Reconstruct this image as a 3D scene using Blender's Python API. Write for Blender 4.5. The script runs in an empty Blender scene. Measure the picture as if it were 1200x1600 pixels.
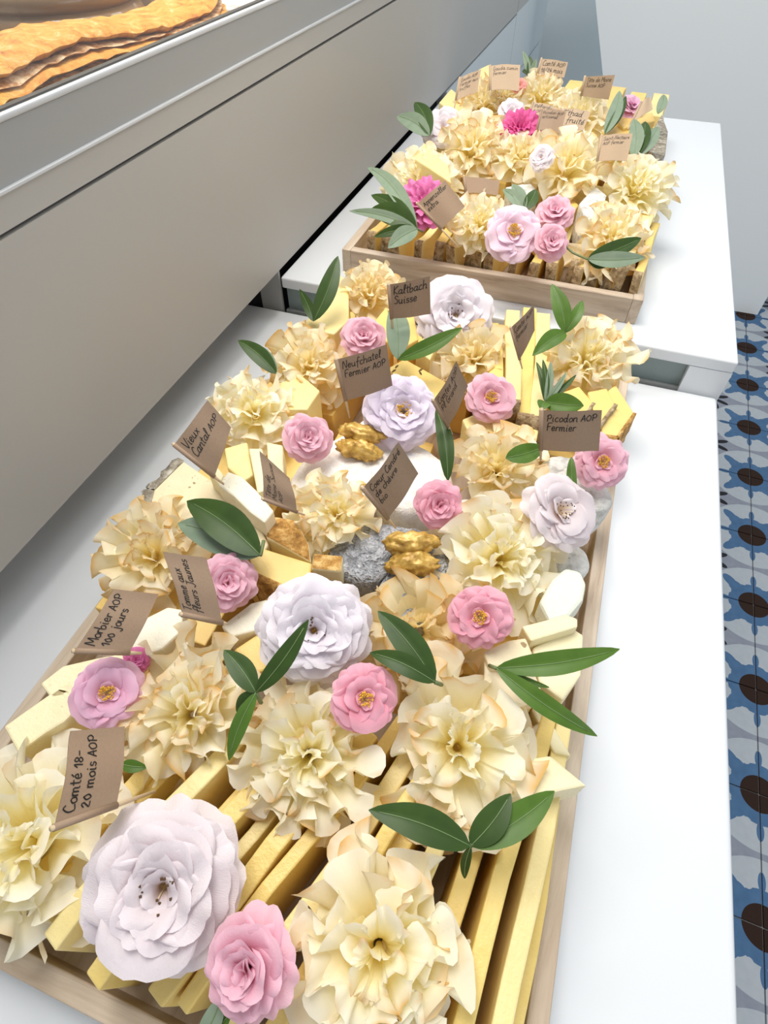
import bpy, bmesh, math, random
from mathutils import Vector, Matrix, noise
random.seed(7)
scn = bpy.context.scene
C = scn.collection

# ------------------------------------------------------------------ camera
S = 0.34                                   # camera height above the counter, metres
FPX = 885.0
pitch = math.atan(1085.0 / FPX)
yaw = math.atan(490.0 * math.cos(pitch) / FPX)
fw = Vector((-math.sin(yaw) * math.cos(pitch), math.cos(yaw) * math.cos(pitch), -math.sin(pitch)))
rt = Vector((math.cos(yaw), math.sin(yaw), 0))
up = rt.cross(fw)
CAM = Vector((0, 0, S))
cd = bpy.data.cameras.new('camera')
cam = bpy.data.objects.new('camera', cd); C.objects.link(cam)
cd.sensor_fit = 'VERTICAL'; cd.sensor_height = 36.0; cd.lens = 36.0 * FPX / 1600.0
cd.clip_start = 0.01
cam.matrix_world = Matrix((
    (rt.x, up.x, -fw.x, CAM.x), (rt.y, up.y, -fw.y, CAM.y), (rt.z, up.z, -fw.z, CAM.z), (0, 0, 0, 1)))
scn.camera = cam

# ------------------------------------------------------------------ light
w = bpy.data.worlds.new('world'); scn.world = w; w.use_nodes = True
bg = w.node_tree.nodes['Background']
bg.inputs[0].default_value = (0.90, 0.955, 1.0, 1); bg.inputs[1].default_value = 0.40

def area(name, loc, target, size, size_y, power, col):
    l = bpy.data.lights.new(name, 'AREA'); l.shape = 'RECTANGLE'; l.size = size; l.size_y = size_y
    l.energy = power; l.color = col
    o = bpy.data.objects.new(name, l); C.objects.link(o); o.location = loc
    o.rotation_euler = (Vector(target) - Vector(loc)).to_track_quat('-Z', 'Y').to_euler()
    return o
area('overhead_light', (-0.45, 0.55, 1.60), (-0.12, 0.30, 0), 0.6, 1.0, 21, (1.0, 0.97, 0.92))
area('overhead_light', (0.5, 1.75, 1.75), (0.1, 1.7, 0), 0.6, 0.6, 9, (0.95, 0.98, 1.0))  # fill added overhead to brighten the far wall and partition
area('shop_window_light', (1.9, -0.9, 1.1), (-0.1, 0.4, 0), 1.4, 1.2, 9, (0.95, 0.98, 1.0))

scn.view_settings.view_transform = 'Standard'
scn.view_settings.look = 'None'
scn.view_settings.gamma = 1.0
scn.view_settings.use_curve_mapping = False
scn.view_settings.exposure = 0.28
scn.cycles.diffuse_bounces = 8
scn.cycles.max_bounces = 14
scn.cycles.transparent_max_bounces = 16

# ------------------------------------------------------------------ geometry helpers
def ray(x, y):
    return fw + rt * ((x - 600.0) / FPX) - up * ((y - 800.0) / FPX)
def P(x, y, z):                            # photo pixel -> point at height z (in units of S) above the counter
    r = ray(x, y); t = (z * S - CAM.z) / r.z
    return CAM + r * t
def PX(x, y, X):                           # photo pixel -> point on the plane x = X (units of S)
    r = ray(x, y); return CAM + r * (X * S / r.x)
def mpp(p):                                # metres per pixel at a point
    return (p - CAM).dot(fw) / FPX
def U(x, y, z): return Vector((x * S, y * S, z * S))

def link(o, parent=None):
    C.objects.link(o)
    if parent is not None: o.parent = parent
    return o
def mesh_obj(name, verts, faces, mat=None, parent=None, smooth=False, mats=None, fmat=None):
    me = bpy.data.meshes.new(name)
    me.from_pydata([tuple(v) for v in verts], [], faces); me.update()
    if mats:
        for m in mats: me.materials.append(m)
        if fmat:
            for p_, i in zip(me.polygons, fmat): p_.material_index = i
    elif mat: me.materials.append(mat)
    if smooth:
        for p_ in me.polygons: p_.use_smooth = True
    return link(bpy.data.objects.new(name, me), parent)
def tag(o, label, cat=None, group=None, kind=None):
    if label: o['label'] = label
    if cat: o['category'] = cat
    if group: o['group'] = group
    if kind: o['kind'] = kind
    return o
def empty(name, M):
    o = bpy.data.objects.new(name, None); C.objects.link(o)
    o.empty_display_size = 0.01; o.matrix_world = M
    return o
def recalc(o):
    bm = bmesh.new(); bm.from_mesh(o.data)
    bmesh.ops.recalc_face_normals(bm, faces=bm.faces); bm.to_mesh(o.data); bm.free()
def box(name, lo, hi, mat, parent=None, bevel=0.0, seg=2):
    x0, y0, z0 = lo; x1, y1, z1 = hi
    v = [(x0,y0,z0),(x1,y0,z0),(x1,y1,z0),(x0,y1,z0),(x0,y0,z1),(x1,y0,z1),(x1,y1,z1),(x0,y1,z1)]
    f = [(0,3,2,1),(4,5,6,7),(0,1,5,4),(1,2,6,5),(2,3,7,6),(3,0,4,7)]
    o = mesh_obj(name, v, f, mat, parent)
    if bevel:
        b = o.modifiers.new('bevel', 'BEVEL'); b.width = bevel; b.segments = seg
        for p_ in o.data.polygons: p_.use_smooth = True
        o.modifiers.new('wn', 'WEIGHTED_NORMAL')
    return o
def tube(name, pts, rads, mat, parent=None, n=8):
    vs, fs = [], []
    for i, p_ in enumerate(pts):
        d = (pts[min(i+1, len(pts)-1)] - pts[max(i-1, 0)]).normalized()
        a = d.cross(Vector((0.3, 0.2, 0.93)))
        if a.length < 1e-4: a = d.cross(Vector((1, 0, 0)))
        a.normalize(); b = d.cross(a)
        for k in range(n):
            t = 2*math.pi*k/n
            vs.append(p_ + (a*math.cos(t) + b*math.sin(t)) * rads[i])
    for i in range(len(pts)-1):
        for k in range(n):
            fs.append((i*n+k, i*n+(k+1) % n, (i+1)*n+(k+1) % n, (i+1)*n+k))
    fs.append(tuple(range(n-1, -1, -1))); fs.append(tuple(range((len(pts)-1)*n, len(pts)*n)))
    o = mesh_obj(name, vs, fs, mat, parent, True)
    return o
def frame(origin, n, roll=0.0, scale=1.0):
    n = n.normalized(); a = rt - n * rt.dot(n); a.normalize(); b = n.cross(a)
    M = Matrix(((a.x,b.x,n.x,0),(a.y,b.y,n.y,0),(a.z,b.z,n.z,0),(0,0,0,1)))
    return Matrix.Translation(origin) @ M @ Matrix.Rotation(roll, 4, 'Z') @ Matrix.Scale(scale, 4)
def facing(p_, tilt=(0, 0), upw=0.3):
    v = ((CAM - p_).normalized() - fw*1.4).normalized()
    ux = up
    return (v + rt * tilt[0] + ux * tilt[1] + Vector((0, 0, 1)) * upw).normalized()

# ------------------------------------------------------------------ materials
class NT:
    def __init__(s, name):
        s.m = bpy.data.materials.new(name); s.m.use_nodes = True
        s.t = s.m.node_tree; s.t.nodes.clear()
        s.out = s.t.nodes.new('ShaderNodeOutputMaterial')
    def n(s, kind, **kw):
        nd = s.t.nodes.new(kind)
        for k, v in kw.items():
            if k.startswith('i_'): nd.inputs[k[2:].replace('_', ' ')].default_value = v
            else: setattr(nd, k, v)
        return nd
    def l(s, a, b): s.t.links.new(a, b)
    def math(s, op, a, b=None, c=None):
        nd = s.t.nodes.new('ShaderNodeMath'); nd.operation = op
        for i, v in enumerate((a, b, c)):
            if v is None: continue
            if isinstance(v, (int, float)): nd.inputs[i].default_value = v
            else: s.l(v, nd.inputs[i])
        return nd.outputs[0]
    def mix(s, f, a, b, blend='MIX'):
        nd = s.t.nodes.new('ShaderNodeMix'); nd.data_type = 'RGBA'; nd.blend_type = blend
        for sock, v in ((nd.inputs[0], f), (nd.inputs[6], a), (nd.inputs[7], b)):
            if isinstance(v, (int, float)): sock.default_value = v
            elif isinstance(v, tuple): sock.default_value = (v[0], v[1], v[2], 1)
            else: s.l(v, sock)
        return nd.outputs[2]
    def ramp(s, f, stops):
        nd = s.t.nodes.new('ShaderNodeValToRGB'); r = nd.color_ramp
        while len(r.elements) < len(stops): r.elements.new(0.5)
        for e, (p_, c) in zip(r.elements, stops):
            e.position = p_; e.color = (c[0], c[1], c[2], 1)
        s.l(f, nd.inputs[0]); return nd.outputs[0]
    def noise(s, scale, detail=3, rough=0.55, coord='Object', stretch=None, dist=0):
        tc = s.n('ShaderNodeTexCoord'); src = tc.outputs[coord]
        if stretch:
            mp = s.n('ShaderNodeMapping'); mp.inputs['Scale'].default_value = stretch
            s.l(src, mp.inputs[0]); src = mp.outputs[0]
        nz = s.n('ShaderNodeTexNoise'); nz.inputs['Scale'].default_value = scale
        nz.inputs['Detail'].default_value = detail; nz.inputs['Roughness'].default_value = rough
        nz.inputs['Distortion'].default_value = dist
        s.l(src, nz.inputs['Vector']); return nz.outputs['Fac']
    def bsdf(s, col, rough=0.5, bump=None, bstr=0.3, bdist=0.001, **kw):
        b = s.n('ShaderNodeBsdfPrincipled')
        if isinstance(col, tuple): b.inputs['Base Color'].default_value = (*col, 1)
        else: s.l(col, b.inputs['Base Color'])
        if isinstance(rough, (int, float)): b.inputs['Roughness'].default_value = rough
        else: s.l(rough, b.inputs['Roughness'])
        for k, v in kw.items(): b.inputs[k.replace('_', ' ')].default_value = v
        if bump is not None:
            bp = s.n('ShaderNodeBump'); bp.inputs['Strength'].default_value = bstr
            bp.inputs['Distance'].default_value = bdist
            s.l(bump, bp.inputs['Height']); s.l(bp.outputs[0], b.inputs['Normal'])
        return b.outputs[0]
    def done(s, sh): s.l(sh, s.out.inputs[0]); return s.m
    def translucent(s, sh, col, fac):
        t = s.n('ShaderNodeBsdfTranslucent')
        if isinstance(col, tuple): t.inputs[0].default_value = (*col, 1)
        else: s.l(col, t.inputs[0])
        mx = s.n('ShaderNodeMixShader'); mx.inputs[0].default_value = fac
        s.l(sh, mx.inputs[1]); s.l(t.outputs[0], mx.inputs[2]); return mx.outputs[0]

def simple(name, col, rough=0.5, **kw):
    m = NT(name); return m.done(m.bsdf(col, rough, **kw))
def laminate(name, col, rough):
    m = NT(name); n = m.noise(900, 2)
    return m.done(m.bsdf(col, rough, bump=n, bstr=0.06, bdist=0.0004))
M_white = laminate('white_laminate', (0.71, 0.735, 0.77), 0.28)
M_panel = laminate('grey_panel', (0.43, 0.42, 0.405), 0.42)
M_rim = laminate('grey_trim', (0.34, 0.345, 0.345), 0.35)
M_edge = simple('bright_trim_edge', (0.58, 0.60, 0.63), 0.25)
M_plinth = laminate('blue_grey_panel', (0.62, 0.68, 0.71), 0.4)
M_bluewall = laminate('pale_blue_wall', (0.66, 0.75, 0.79), 0.6)
M_whitewall = laminate('white_wall', (0.88, 0.90, 0.90), 0.55)
M_dark = simple('gap_shade', (0.012, 0.012, 0.014), 0.8)
M_seam = simple('seam', (0.10, 0.095, 0.09), 0.7)

def wood():
    m = NT('pale_wood')
    n = m.noise(95, 6, 0.7, stretch=(1.0, 0.09, 1.0), dist=0.6)
    n2 = m.noise(520, 5, 0.7, stretch=(1.0, 0.05, 1.0))
    n3 = m.noise(9, 2)
    c = m.ramp(n, [(0.30, (0.26, 0.17, 0.10)), (0.45, (0.48, 0.36, 0.25)), (0.66, (0.66, 0.55, 0.43))])
    c = m.mix(m.math('MULTIPLY', n2, 0.28), c, (0.36, 0.27, 0.20))
    c = m.mix(m.math('MULTIPLY', n3, 0.35), c, (0.62, 0.58, 0.53))
    return m.done(m.bsdf(c, 0.62, bump=n2, bstr=0.35, bdist=0.0008))
M_wood = wood()
def woodx():
    m = NT('pale_wood_cross')
    n = m.noise(95, 6, 0.7, stretch=(0.09, 1.0, 1.0), dist=0.6)
    n2 = m.noise(520, 5, 0.7, stretch=(0.05, 1.0, 1.0)); n3 = m.noise(9, 2)
    c = m.ramp(n, [(0.30, (0.26, 0.17, 0.10)), (0.45, (0.48, 0.36, 0.25)), (0.66, (0.66, 0.55, 0.43))])
    c = m.mix(m.math('MULTIPLY', n2, 0.28), c, (0.36, 0.27, 0.20))
    c = m.mix(m.math('MULTIPLY', n3, 0.35), c, (0.62, 0.58, 0.53))
    return m.done(m.bsdf(c, 0.62, bump=n2, bstr=0.35, bdist=0.0008))
M_woodx = woodx()

def cheese(name, c1, c2, spots=None, tr=0.12, scale=60):
    m = NT(name)
    n = m.noise(scale, 3); n2 = m.noise(700, 2)
    c = m.mix(n, c1, c2)
    if spots:
        v = m.noise(230, 1, 0.4); f = m.ramp(v, [(0.70, (0, 0, 0)), (0.74, (1, 1, 1))])
        c = m.mix(f, c, spots)
    n3 = m.noise(150, 4); n2 = m.math('ADD', m.math('MULTIPLY', n2, 0.4), n3)
    sh = m.bsdf(c, 0.42, bump=n2, bstr=0.35, bdist=0.0016)
    return m.done(m.translucent(sh, c, tr))
M_comte = cheese('comte', (0.82, 0.58, 0.15), (0.90, 0.72, 0.28))
M_comte2 = cheese('comte_pale', (0.87, 0.70, 0.28), (0.93, 0.80, 0.42))
M_pale = cheese('pale_cheese', (0.89, 0.79, 0.48), (0.93, 0.86, 0.60), spots=(0.78, 0.66, 0.40))
M_white_ch = cheese('white_cheese', (0.89, 0.83, 0.66), (0.93, 0.89, 0.76), spots=(0.80, 0.72, 0.52))
M_blue_ch = cheese('cool_white_cheese', (0.74, 0.77, 0.66), (0.82, 0.83, 0.73))
M_yellow = cheese('yellow_cheese', (0.84, 0.57, 0.15), (0.90, 0.68, 0.26))
M_beige = cheese('beige_cheese', (0.82, 0.68, 0.42), (0.90, 0.80, 0.56), spots=(0.35, 0.24, 0.10))
def crust(name, cols, sc=220, bs=0.9):
    m = NT(name)
    n = m.noise(sc, 5, 0.7); n2 = m.noise(sc*3, 3)
    c = m.ramp(n, [(0.30, cols[0]), (0.5, cols[1]), (0.68, cols[2])])
    return m.done(m.bsdf(c, 0.7, bump=n, bstr=bs, bdist=0.003))
M_rind = crust('brown_rind', [(0.13, 0.08, 0.035), (0.42, 0.29, 0.15), (0.68, 0.55, 0.36)])
M_gold_rind = crust('golden_rind', [(0.17, 0.07, 0.01), (0.50, 0.25, 0.05), (0.80, 0.55, 0.22)], 170)
M_grey_rind = crust('grey_rind', [(0.10, 0.085, 0.06), (0.30, 0.26, 0.20), (0.62, 0.58, 0.50)], 150)
M_silver_rind = crust('silver_rind', [(0.30, 0.29, 0.27), (0.62, 0.61, 0.58), (0.80, 0.79, 0.75)], 90, 0.5)
def bloom():
    m = NT('white_bloomy_rind')
    n = m.noise(120, 5, 0.65); n2 = m.noise(35, 2)
    c = m.ramp(n, [(0.3, (0.74, 0.66, 0.54)), (0.45, (0.86, 0.82, 0.76)), (0.6, (0.90, 0.885, 0.87))])
    return m.done(m.bsdf(c, 0.75, bump=n, bstr=0.8, bdist=0.003))
M_bloom = bloom()
def ash():
    m = NT('ash_rind')
    tc = m.n('ShaderNodeTexCoord')
    v = m.n('ShaderNodeTexVoronoi'); v.feature = 'SMOOTH_F1'; v.inputs['Scale'].default_value = 210
    nz = m.n('ShaderNodeTexNoise'); nz.inputs['Scale'].default_value = 120; nz.inputs['Detail'].default_value = 4
    m.l(tc.outputs['Object'], nz.inputs['Vector'])
    mp = m.mix(0.03, tc.outputs['Object'], nz.outputs['Color'], 'ADD'); m.l(mp, v.inputs['Vector'])
    d = v.outputs['Distance']
    c = m.ramp(d, [(0.15, (0.56, 0.57, 0.61)), (0.42, (0.38, 0.39, 0.43)), (0.66, (0.10, 0.105, 0.12))])
    c = m.mix(m.math('MULTIPLY', nz.outputs['Fac'], 0.5), c, (0.45, 0.46, 0.49))
    h = m.math('SUBTRACT', 1.0, d)
    return m.done(m.bsdf(c, 0.8, bump=h, bstr=1.0, bdist=0.004))
M_ash = ash()

def vcol_sheet(name, rough, tr, boost=(1, 1, 1), bumpsc=300):
    m = NT(name)
    a = m.n('ShaderNodeAttribute'); a.attribute_name = 'tint'
    n = m.noise(bumpsc, 3)
    c = a.outputs['Color']
    sh = m.bsdf(c, rough, bump=n, bstr=0.25, bdist=0.0008)
    return m.done(m.translucent(sh, m.mix(1.0, c, boost, 'MULTIPLY'), tr))
M_ros = vcol_sheet('cheese_curl', 0.5, 0.42, (1.0, 0.97, 0.80))

def petal_mat(name, base, mid, tip, tr=0.3):
    m = NT(name)
    a = m.n('ShaderNodeAttribute'); a.attribute_name = 'along'
    c = m.ramp(a.outputs['Fac'], [(0.05, base), (0.45, mid), (0.95, tip)])
    n = m.noise(9, 3); c = m.mix(m.math('MULTIPLY', n, 0.35), c, tip)
    sh = m.bsdf(c, 0.55, bump=m.noise(14, 2, stretch=(6, 1, 1)), bstr=0.25, bdist=0.002)
    return m.done(m.translucent(sh, c, tr))
M_pet = {
 'white': petal_mat('white_petal', (0.88, 0.70, 0.58), (0.84, 0.77, 0.83), (0.89, 0.845, 0.90)),
 'blush': petal_mat('blush_petal', (0.88, 0.70, 0.56), (0.84, 0.735, 0.75), (0.88, 0.805, 0.84)),
 'lilac': petal_mat('lilac_petal', (0.90, 0.82, 0.74), (0.82, 0.72, 0.86), (0.88, 0.80, 0.92)),
 'pink': petal_mat('pink_petal', (0.93, 0.68, 0.50), (0.87, 0.33, 0.44), (0.90, 0.48, 0.59)),
 'softpink': petal_mat('soft_pink_petal', (0.90, 0.55, 0.52), (0.86, 0.38, 0.50), (0.90, 0.57, 0.68)),
 'mauve': petal_mat('mauve_pink_petal', (0.92, 0.74, 0.60), (0.85, 0.42, 0.59), (0.89, 0.57, 0.75)),
 'pale': petal_mat('pale_pink_petal', (0.92, 0.80, 0.62), (0.86, 0.60, 0.74), (0.90, 0.72, 0.84)),
 'hot': petal_mat('magenta_petal', (0.70, 0.06, 0.24), (0.68, 0.06, 0.27), (0.80, 0.14, 0.40), 0.2),
 'hot2': petal_mat('deep_pink_petal', (0.80, 0.25, 0.45), (0.72, 0.10, 0.36), (0.82, 0.24, 0.52), 0.2),
 'coral': petal_mat('coral_petal', (0.9, 0.5, 0.3), (0.90, 0.32, 0.28), (0.92, 0.45, 0.40)),
}
M_anther_y = simple('yellow_stamen', (0.72, 0.42, 0.04), 0.7)
M_anther_d = simple('dark_stamen', (0.10, 0.05, 0.02), 0.7)
M_fil = simple('pale_filament', (0.85, 0.72, 0.45), 0.6)
def leafm(name, c1, c2, rough):
    m = NT(name); n = m.noise(90, 3)
    c = m.mix(n, c1, c2)
    return m.done(m.translucent(m.bsdf(c, rough, Specular_IOR_Level=0.3), (0.25, 0.40, 0.08), 0.10))
M_leaf = leafm('leaf_top', (0.020, 0.048, 0.010), (0.055, 0.105, 0.018), 0.42)
M_leafy = leafm('leaf_fresh', (0.05, 0.115, 0.012), (0.11, 0.21, 0.03), 0.42)
M_leafu = leafm('leaf_underside', (0.17, 0.24, 0.16), (0.27, 0.34, 0.25), 0.6)
M_rib = simple('leaf_rib', (0.16, 0.24, 0.09), 0.5)
M_stem = simple('stem', (0.16, 0.20, 0.08), 0.6)
def kraft(name, c1, c2):
    m = NT(name)
    n = m.noise(900, 3, 0.7); n2 = m.noise(40, 3)
    c = m.mix(n, c1, c2); c = m.mix(m.math('MULTIPLY', n2, 0.4), c, c2)
    return m.done(m.bsdf(c, 0.7, bump=n, bstr=0.2, bdist=0.0003))
M_kraft = kraft('kraft_paper', (0.265, 0.175, 0.112), (0.36, 0.25, 0.17))
M_kraft2 = kraft('kraft_paper_light', (0.41, 0.285, 0.18), (0.50, 0.37, 0.25))
M_ink = simple('ink', (0.012, 0.010, 0.010), 0.6)
M_stick = simple('toothpick_wood', (0.62, 0.47, 0.30), 0.6)
M_walnut = NT('golden_walnut'); _n = M_walnut.noise(160, 4)
M_walnut = M_walnut.done(M_walnut.bsdf(M_walnut.ramp(_n, [(0.3, (0.30, 0.15, 0.02)), (0.55, (0.60, 0.37, 0.08)), (0.75, (0.80, 0.56, 0.20))]), 0.34, bump=_n, bstr=0.5, bdist=0.001, Metallic=0.15))
M_seed = simple('cumin_seed', (0.16, 0.09, 0.03), 0.7)

def glassm(name, col, fac, rough=0.02):
    m = NT(name)
    t = m.n('ShaderNodeBsdfTransparent'); t.inputs[0].default_value = (*col, 1)
    g = m.n('ShaderNodeBsdfGlossy'); g.inputs['Roughness'].default_value = rough
    fr = m.n('ShaderNodeFresnel'); fr.inputs[0].default_value = 1.45
    mx = m.n('ShaderNodeMixShader'); m.l(m.math('MULTIPLY', fr.outputs[0], fac), mx.inputs[0])
    m.l(t.outputs[0], mx.inputs[1]); m.l(g.outputs[0], mx.inputs[2])
    return m.done(mx.outputs[0])
M_glass = glassm('display_glass', (0.98, 0.985, 0.98), 0.22)
m_ = NT('green_glass')
t_ = m_.n('ShaderNodeBsdfTransparent'); t_.inputs[0].default_value = (0.55, 0.66, 0.66, 1)
x_ = m_.n('ShaderNodeMixShader'); x_.inputs[0].default_value = 0.62
m_.l(t_.outputs[0], x_.inputs[1]); m_.l(m_.bsdf((0.36, 0.44, 0.44), 0.08), x_.inputs[2]); M_glass_g = m_.done(x_.outputs[0])

# ------------------------------------------------------------------ the setting
FZ = -2.14
# floor of patterned cement tiles
def tile_mat():
    m = NT('patterned_cement_tile')
    tc = m.n('ShaderNodeTexCoord'); sp = m.n('ShaderNodeSeparateXYZ'); m.l(tc.outputs['Object'], sp.inputs[0])
    T = 0.2
    ax = m.math('SUBTRACT', 0.5, m.math('ABSOLUTE', m.math('DIVIDE', sp.outputs[0], T)))
    ay = m.math('SUBTRACT', 0.5, m.math('ABSOLUTE', m.math('DIVIDE', sp.outputs[1], T)))
    r = m.math('SQRT', m.math('ADD', m.math('MULTIPLY', ax, ax), m.math('MULTIPLY', ay, ay)))
    def ell(u_, v_, cu, ru, rv):
        p_ = m.math('DIVIDE', m.math('SUBTRACT', u_, cu), ru); q_ = m.math('DIVIDE', v_, rv)
        return m.math('LESS_THAN', m.math('ADD', m.math('MULTIPLY', p_, p_), m.math('MULTIPLY', q_, q_)), 1.0)
    da = m.math('MULTIPLY', m.math('ADD', ax, ay), 0.70711); db = m.math('MULTIPLY', m.math('SUBTRACT', ax, ay), 0.70711)
    star = m.math('LESS_THAN', r, 0.258)
    for sh_ in (ell(da, db, 0.335, 0.10, 0.052), ell(da, db, 0.25, 0.09, 0.068), ell(ax, ay, 0.31, 0.075, 0.030), ell(ay, ax, 0.31, 0.075, 0.030)):
        star = m.math('MAXIMUM', star, sh_)
    c1_, s1_ = 0.288*math.cos(math.radians(21)), 0.288*math.sin(math.radians(21))
    for (u_, v_) in ((ax, ay), (ay, ax)):
        star = m.math('MULTIPLY', star, m.math('SUBTRACT', 1.0, ell(u_, m.math('SUBTRACT', v_, s1_), c1_, 0.042, 0.036)))
    core = m.math('LESS_THAN', r, 0.155)
    circ = m.math('LESS_THAN', r, 0.475)
    # black fleur in the middle of the tile
    cx = m.math('DIVIDE', sp.outputs[0], T); cy = m.math('DIVIDE', sp.outputs[1], T)
    rc = m.math('SQRT', m.math('ADD', m.math('MULTIPLY', cx, cx), m.math('MULTIPLY', cy, cy)))
    tcen = m.math('ARCTAN2', cy, cx)
    lob = m.math('ABSOLUTE', m.math('SINE', m.math('MULTIPLY', tcen, 4.0)))
    fle = m.math('LESS_THAN', rc, m.math('MULTIPLY', m.math('POWER', lob, 1.1), 0.25))
    fle = m.math('MULTIPLY', fle, m.math('GREATER_THAN', rc, 0.05))
    n = m.noise(60, 4); n2 = m.noise(600, 3, 0.7)
    ground = m.mix(n, (0.19, 0.21, 0.26), (0.29, 0.31, 0.36))
    white = m.mix(n, (0.35, 0.38, 0.415), (0.44, 0.47, 0.50))
    blue = m.mix(n, (0.045, 0.105, 0.21), (0.085, 0.17, 0.30))
    brown = m.mix(n2, (0.012, 0.006, 0.004), (0.04, 0.018, 0.011))
    c = m.mix(circ, ground, white); c = m.mix(star, c, blue); c = m.mix(core, c, brown)
    c = m.mix(fle, c, (0.02, 0.02, 0.025))
    return m.done(m.bsdf(c, 0.6, bump=n2, bstr=0.1, bdist=0.0005, Specular_IOR_Level=0.15))
M_tile = tile_mat()
M_grout = simple('grout', (0.24, 0.235, 0.23), 0.9)
floor = box('floor', (-1.6, -1.2, FZ*S-0.05), (2.2, 3.2, FZ*S-0.004), M_grout)
tag(floor, 'patterned blue and grey cement tile floor beside the counter', kind='structure')
tmesh = None
rotT = math.radians(1.9)
org = P(1178, 945, FZ)                      # a star centre
for i in range(-2, 3):
    for j in range(-6, 12):
        c = org + Matrix.Rotation(-rotT, 3, 'Z') @ Vector(((i+0.5)*0.2, (j+0.5)*0.2, 0))
        if tmesh is None:
            t = box('tile', (-0.0988, -0.0988, -0.006), (0.0988, 0.0988, 0), M_tile); tmesh = t.data
        else:
            t = bpy.data.objects.new('tile', tmesh); C.objects.link(t)
        t.parent = floor
        t.matrix_basis = Matrix.Translation(c) @ Matrix.Rotation(-rotT, 4, 'Z')

# walls behind
wl = box('wall_back', (-1.6, 8.05*S, FZ*S), (2.2, 8.05*S+0.05, 1.5), M_bluewall)
tag(wl, 'pale blue wall behind the counters', kind='structure')
# white panel leaning in front of the wall, slanted left side
pv = [(-0.83, 1.2), (-0.386, 0.11), (0.55, FZ), (1.835, FZ), (1.835, 1.2)]
Y0, Y1 = 6.05, 6.15
vs = [U(x, Y0, z) for x, z in pv] + [U(x, Y1, z) for x, z in pv]; n_ = len(pv)
fs = [tuple(range(n_)), tuple(range(2*n_-1, n_-1, -1))] + [(i, n_+i, n_+(i+1) % n_, (i+1) % n_) for i in range(n_)]
o = mesh_obj('white_partition', vs, fs, M_whitewall); recalc(o)
tag(o, 'tall white partition panel standing on the tiles behind the far counter', 'partition')

# near counter
o = box('display_counter', U(-1.02, -0.75, FZ), U(0.458, 1.452, 0.0), M_white, None, 0.004, 3)
tag(o, 'long white laminate counter under the nearest cheese tray', 'counter')
# far, higher counter with glass front
e = empty('raised_counter', Matrix.Translation(U(-0.2, 2.4, FZ)))
tag(e, 'higher white counter with glass front under the far cheese tray', 'counter')
inv = e.matrix_world.inverted()
def under(o, e=e):
    o.parent = e; o.matrix_parent_inverse = e.matrix_world.inverted(); return o
under(box('counter_top', U(-0.846, 1.456, 0.075), U(0.462, 3.38, 0.11), M_white, None, 0.002, 2))
under(box('end_panel', U(0.355, 1.4565, FZ), U(0.461, 3.37, 0.0755), M_white))
under(box('glass_front', U(-0.84, 1.475, -0.03), U(0.355, 1.490, 0.0745), M_glass_g))
under(box('glass_frame', U(-0.845, 1.462, -0.02), U(0.355, 1.474, -0.002), M_rim))
under(box('inner_floor', U(-0.845, 1.50, -0.16), U(0.354, 3.3, -0.14), simple('inner_shelf', (0.30, 0.36, 0.37), 0.4)))
under(box('back_panel', U(-0.845, 3.31, FZ), U(0.354, 3.36, 0.0745), M_plinth))
o = box('frame_post', U(-0.925, 1.4555, -0.3), U(-0.852, 1.466, 0.126), M_rim)
tag(o, 'short grey metal post between the two white counters', 'post')

# refrigerated display case on the left
e = empty('refrigerated_display', Matrix.Translation(U(-1.3, 2.0, FZ)))
tag(e, 'grey refrigerated display case along the left of both counters', 'display case')
X0 = -0.850
DZ = 0.52                                   # deck height inside the case
g = lambda o: under(o, e)
g(box('front_panel', U(X0-0.05, -0.8, 0.128), U(X0, 5.27, 0.586), M_panel))
g(box('front_panel', U(X0-0.05, 5.283, 0.128), U(X0, 6.89, 0.586), M_panel))
g(box('panel_seam', U(X0-0.045, -0.8, 0.586), U(X0-0.010, 6.89, 0.593), M_seam))
g(box('upper_panel', U(X0-0.05, -0.8, 0.593), U(X0, 6.89, 0.638), M_panel))
g(box('ledge', U(X0-0.05, -0.8, 0.638), U(X0+0.004, 6.89, 0.6435), M_edge, None, 0.0004, 2))
g(box('lower_frame', U(X0-0.045, -0.8, 0.6435), U(X0-0.002, 6.89, 0.716), M_rim))
g(box('frame_lip', U(X0-0.018, -0.8, 0.716), U(X0+0.001, 6.89, 0.727), M_edge, None, 0.0014, 3))
g(box('glass_seal', U(X0-0.017, -0.8, 0.726), U(X0-0.005, 6.89, 0.730), M_seam))
g(box('front_glass', U(X0-0.015, -0.8, 0.730), U(X0-0.007, 6.89, 1.45), M_glass))
g(box('plinth_panel', U(X0-0.05, 3.4, -0.30), U(X0, 5.27, 0.114), M_plinth))
g(box('plinth_panel', U(X0-0.05, 5.283, -0.30), U(X0, 6.89, 0.127), M_plinth))
g(box('base_panel', U(X0-0.05, 3.4, FZ), U(X0, 6.89, -0.315), M_plinth))
g(box('kick_board', U(-1.005, -0.74, 0.0005), U(-0.985, 1.45, 0.127), M_rim))
g(box('gap_shade_block', U(X0-0.5, 1.47, FZ), U(X0-0.052, 6.85, 0.45), M_dark))  # black block painting the darkness seen down through the gap
g(box('deck', U(X0-1.3, -0.8, DZ-0.06), U(X0-0.051, 6.89, DZ), simple('display_deck', (0.60, 0.55, 0.48), 0.4)))
g(box('back_board', U(X0-1.36, -0.8, DZ-0.06), U(X0-1.305, 6.89, 1.6), simple('display_back', (0.42, 0.31, 0.20), 0.5)))
area('case_fill_light', U(X0-0.30, 1.4, 1.42), U(X0-0.28, 1.4, 0.6), 0.10, 0.9, 1.4, (1.0, 0.88, 0.70))  # added fill that brightens the case interior, not a visible fitting

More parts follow.
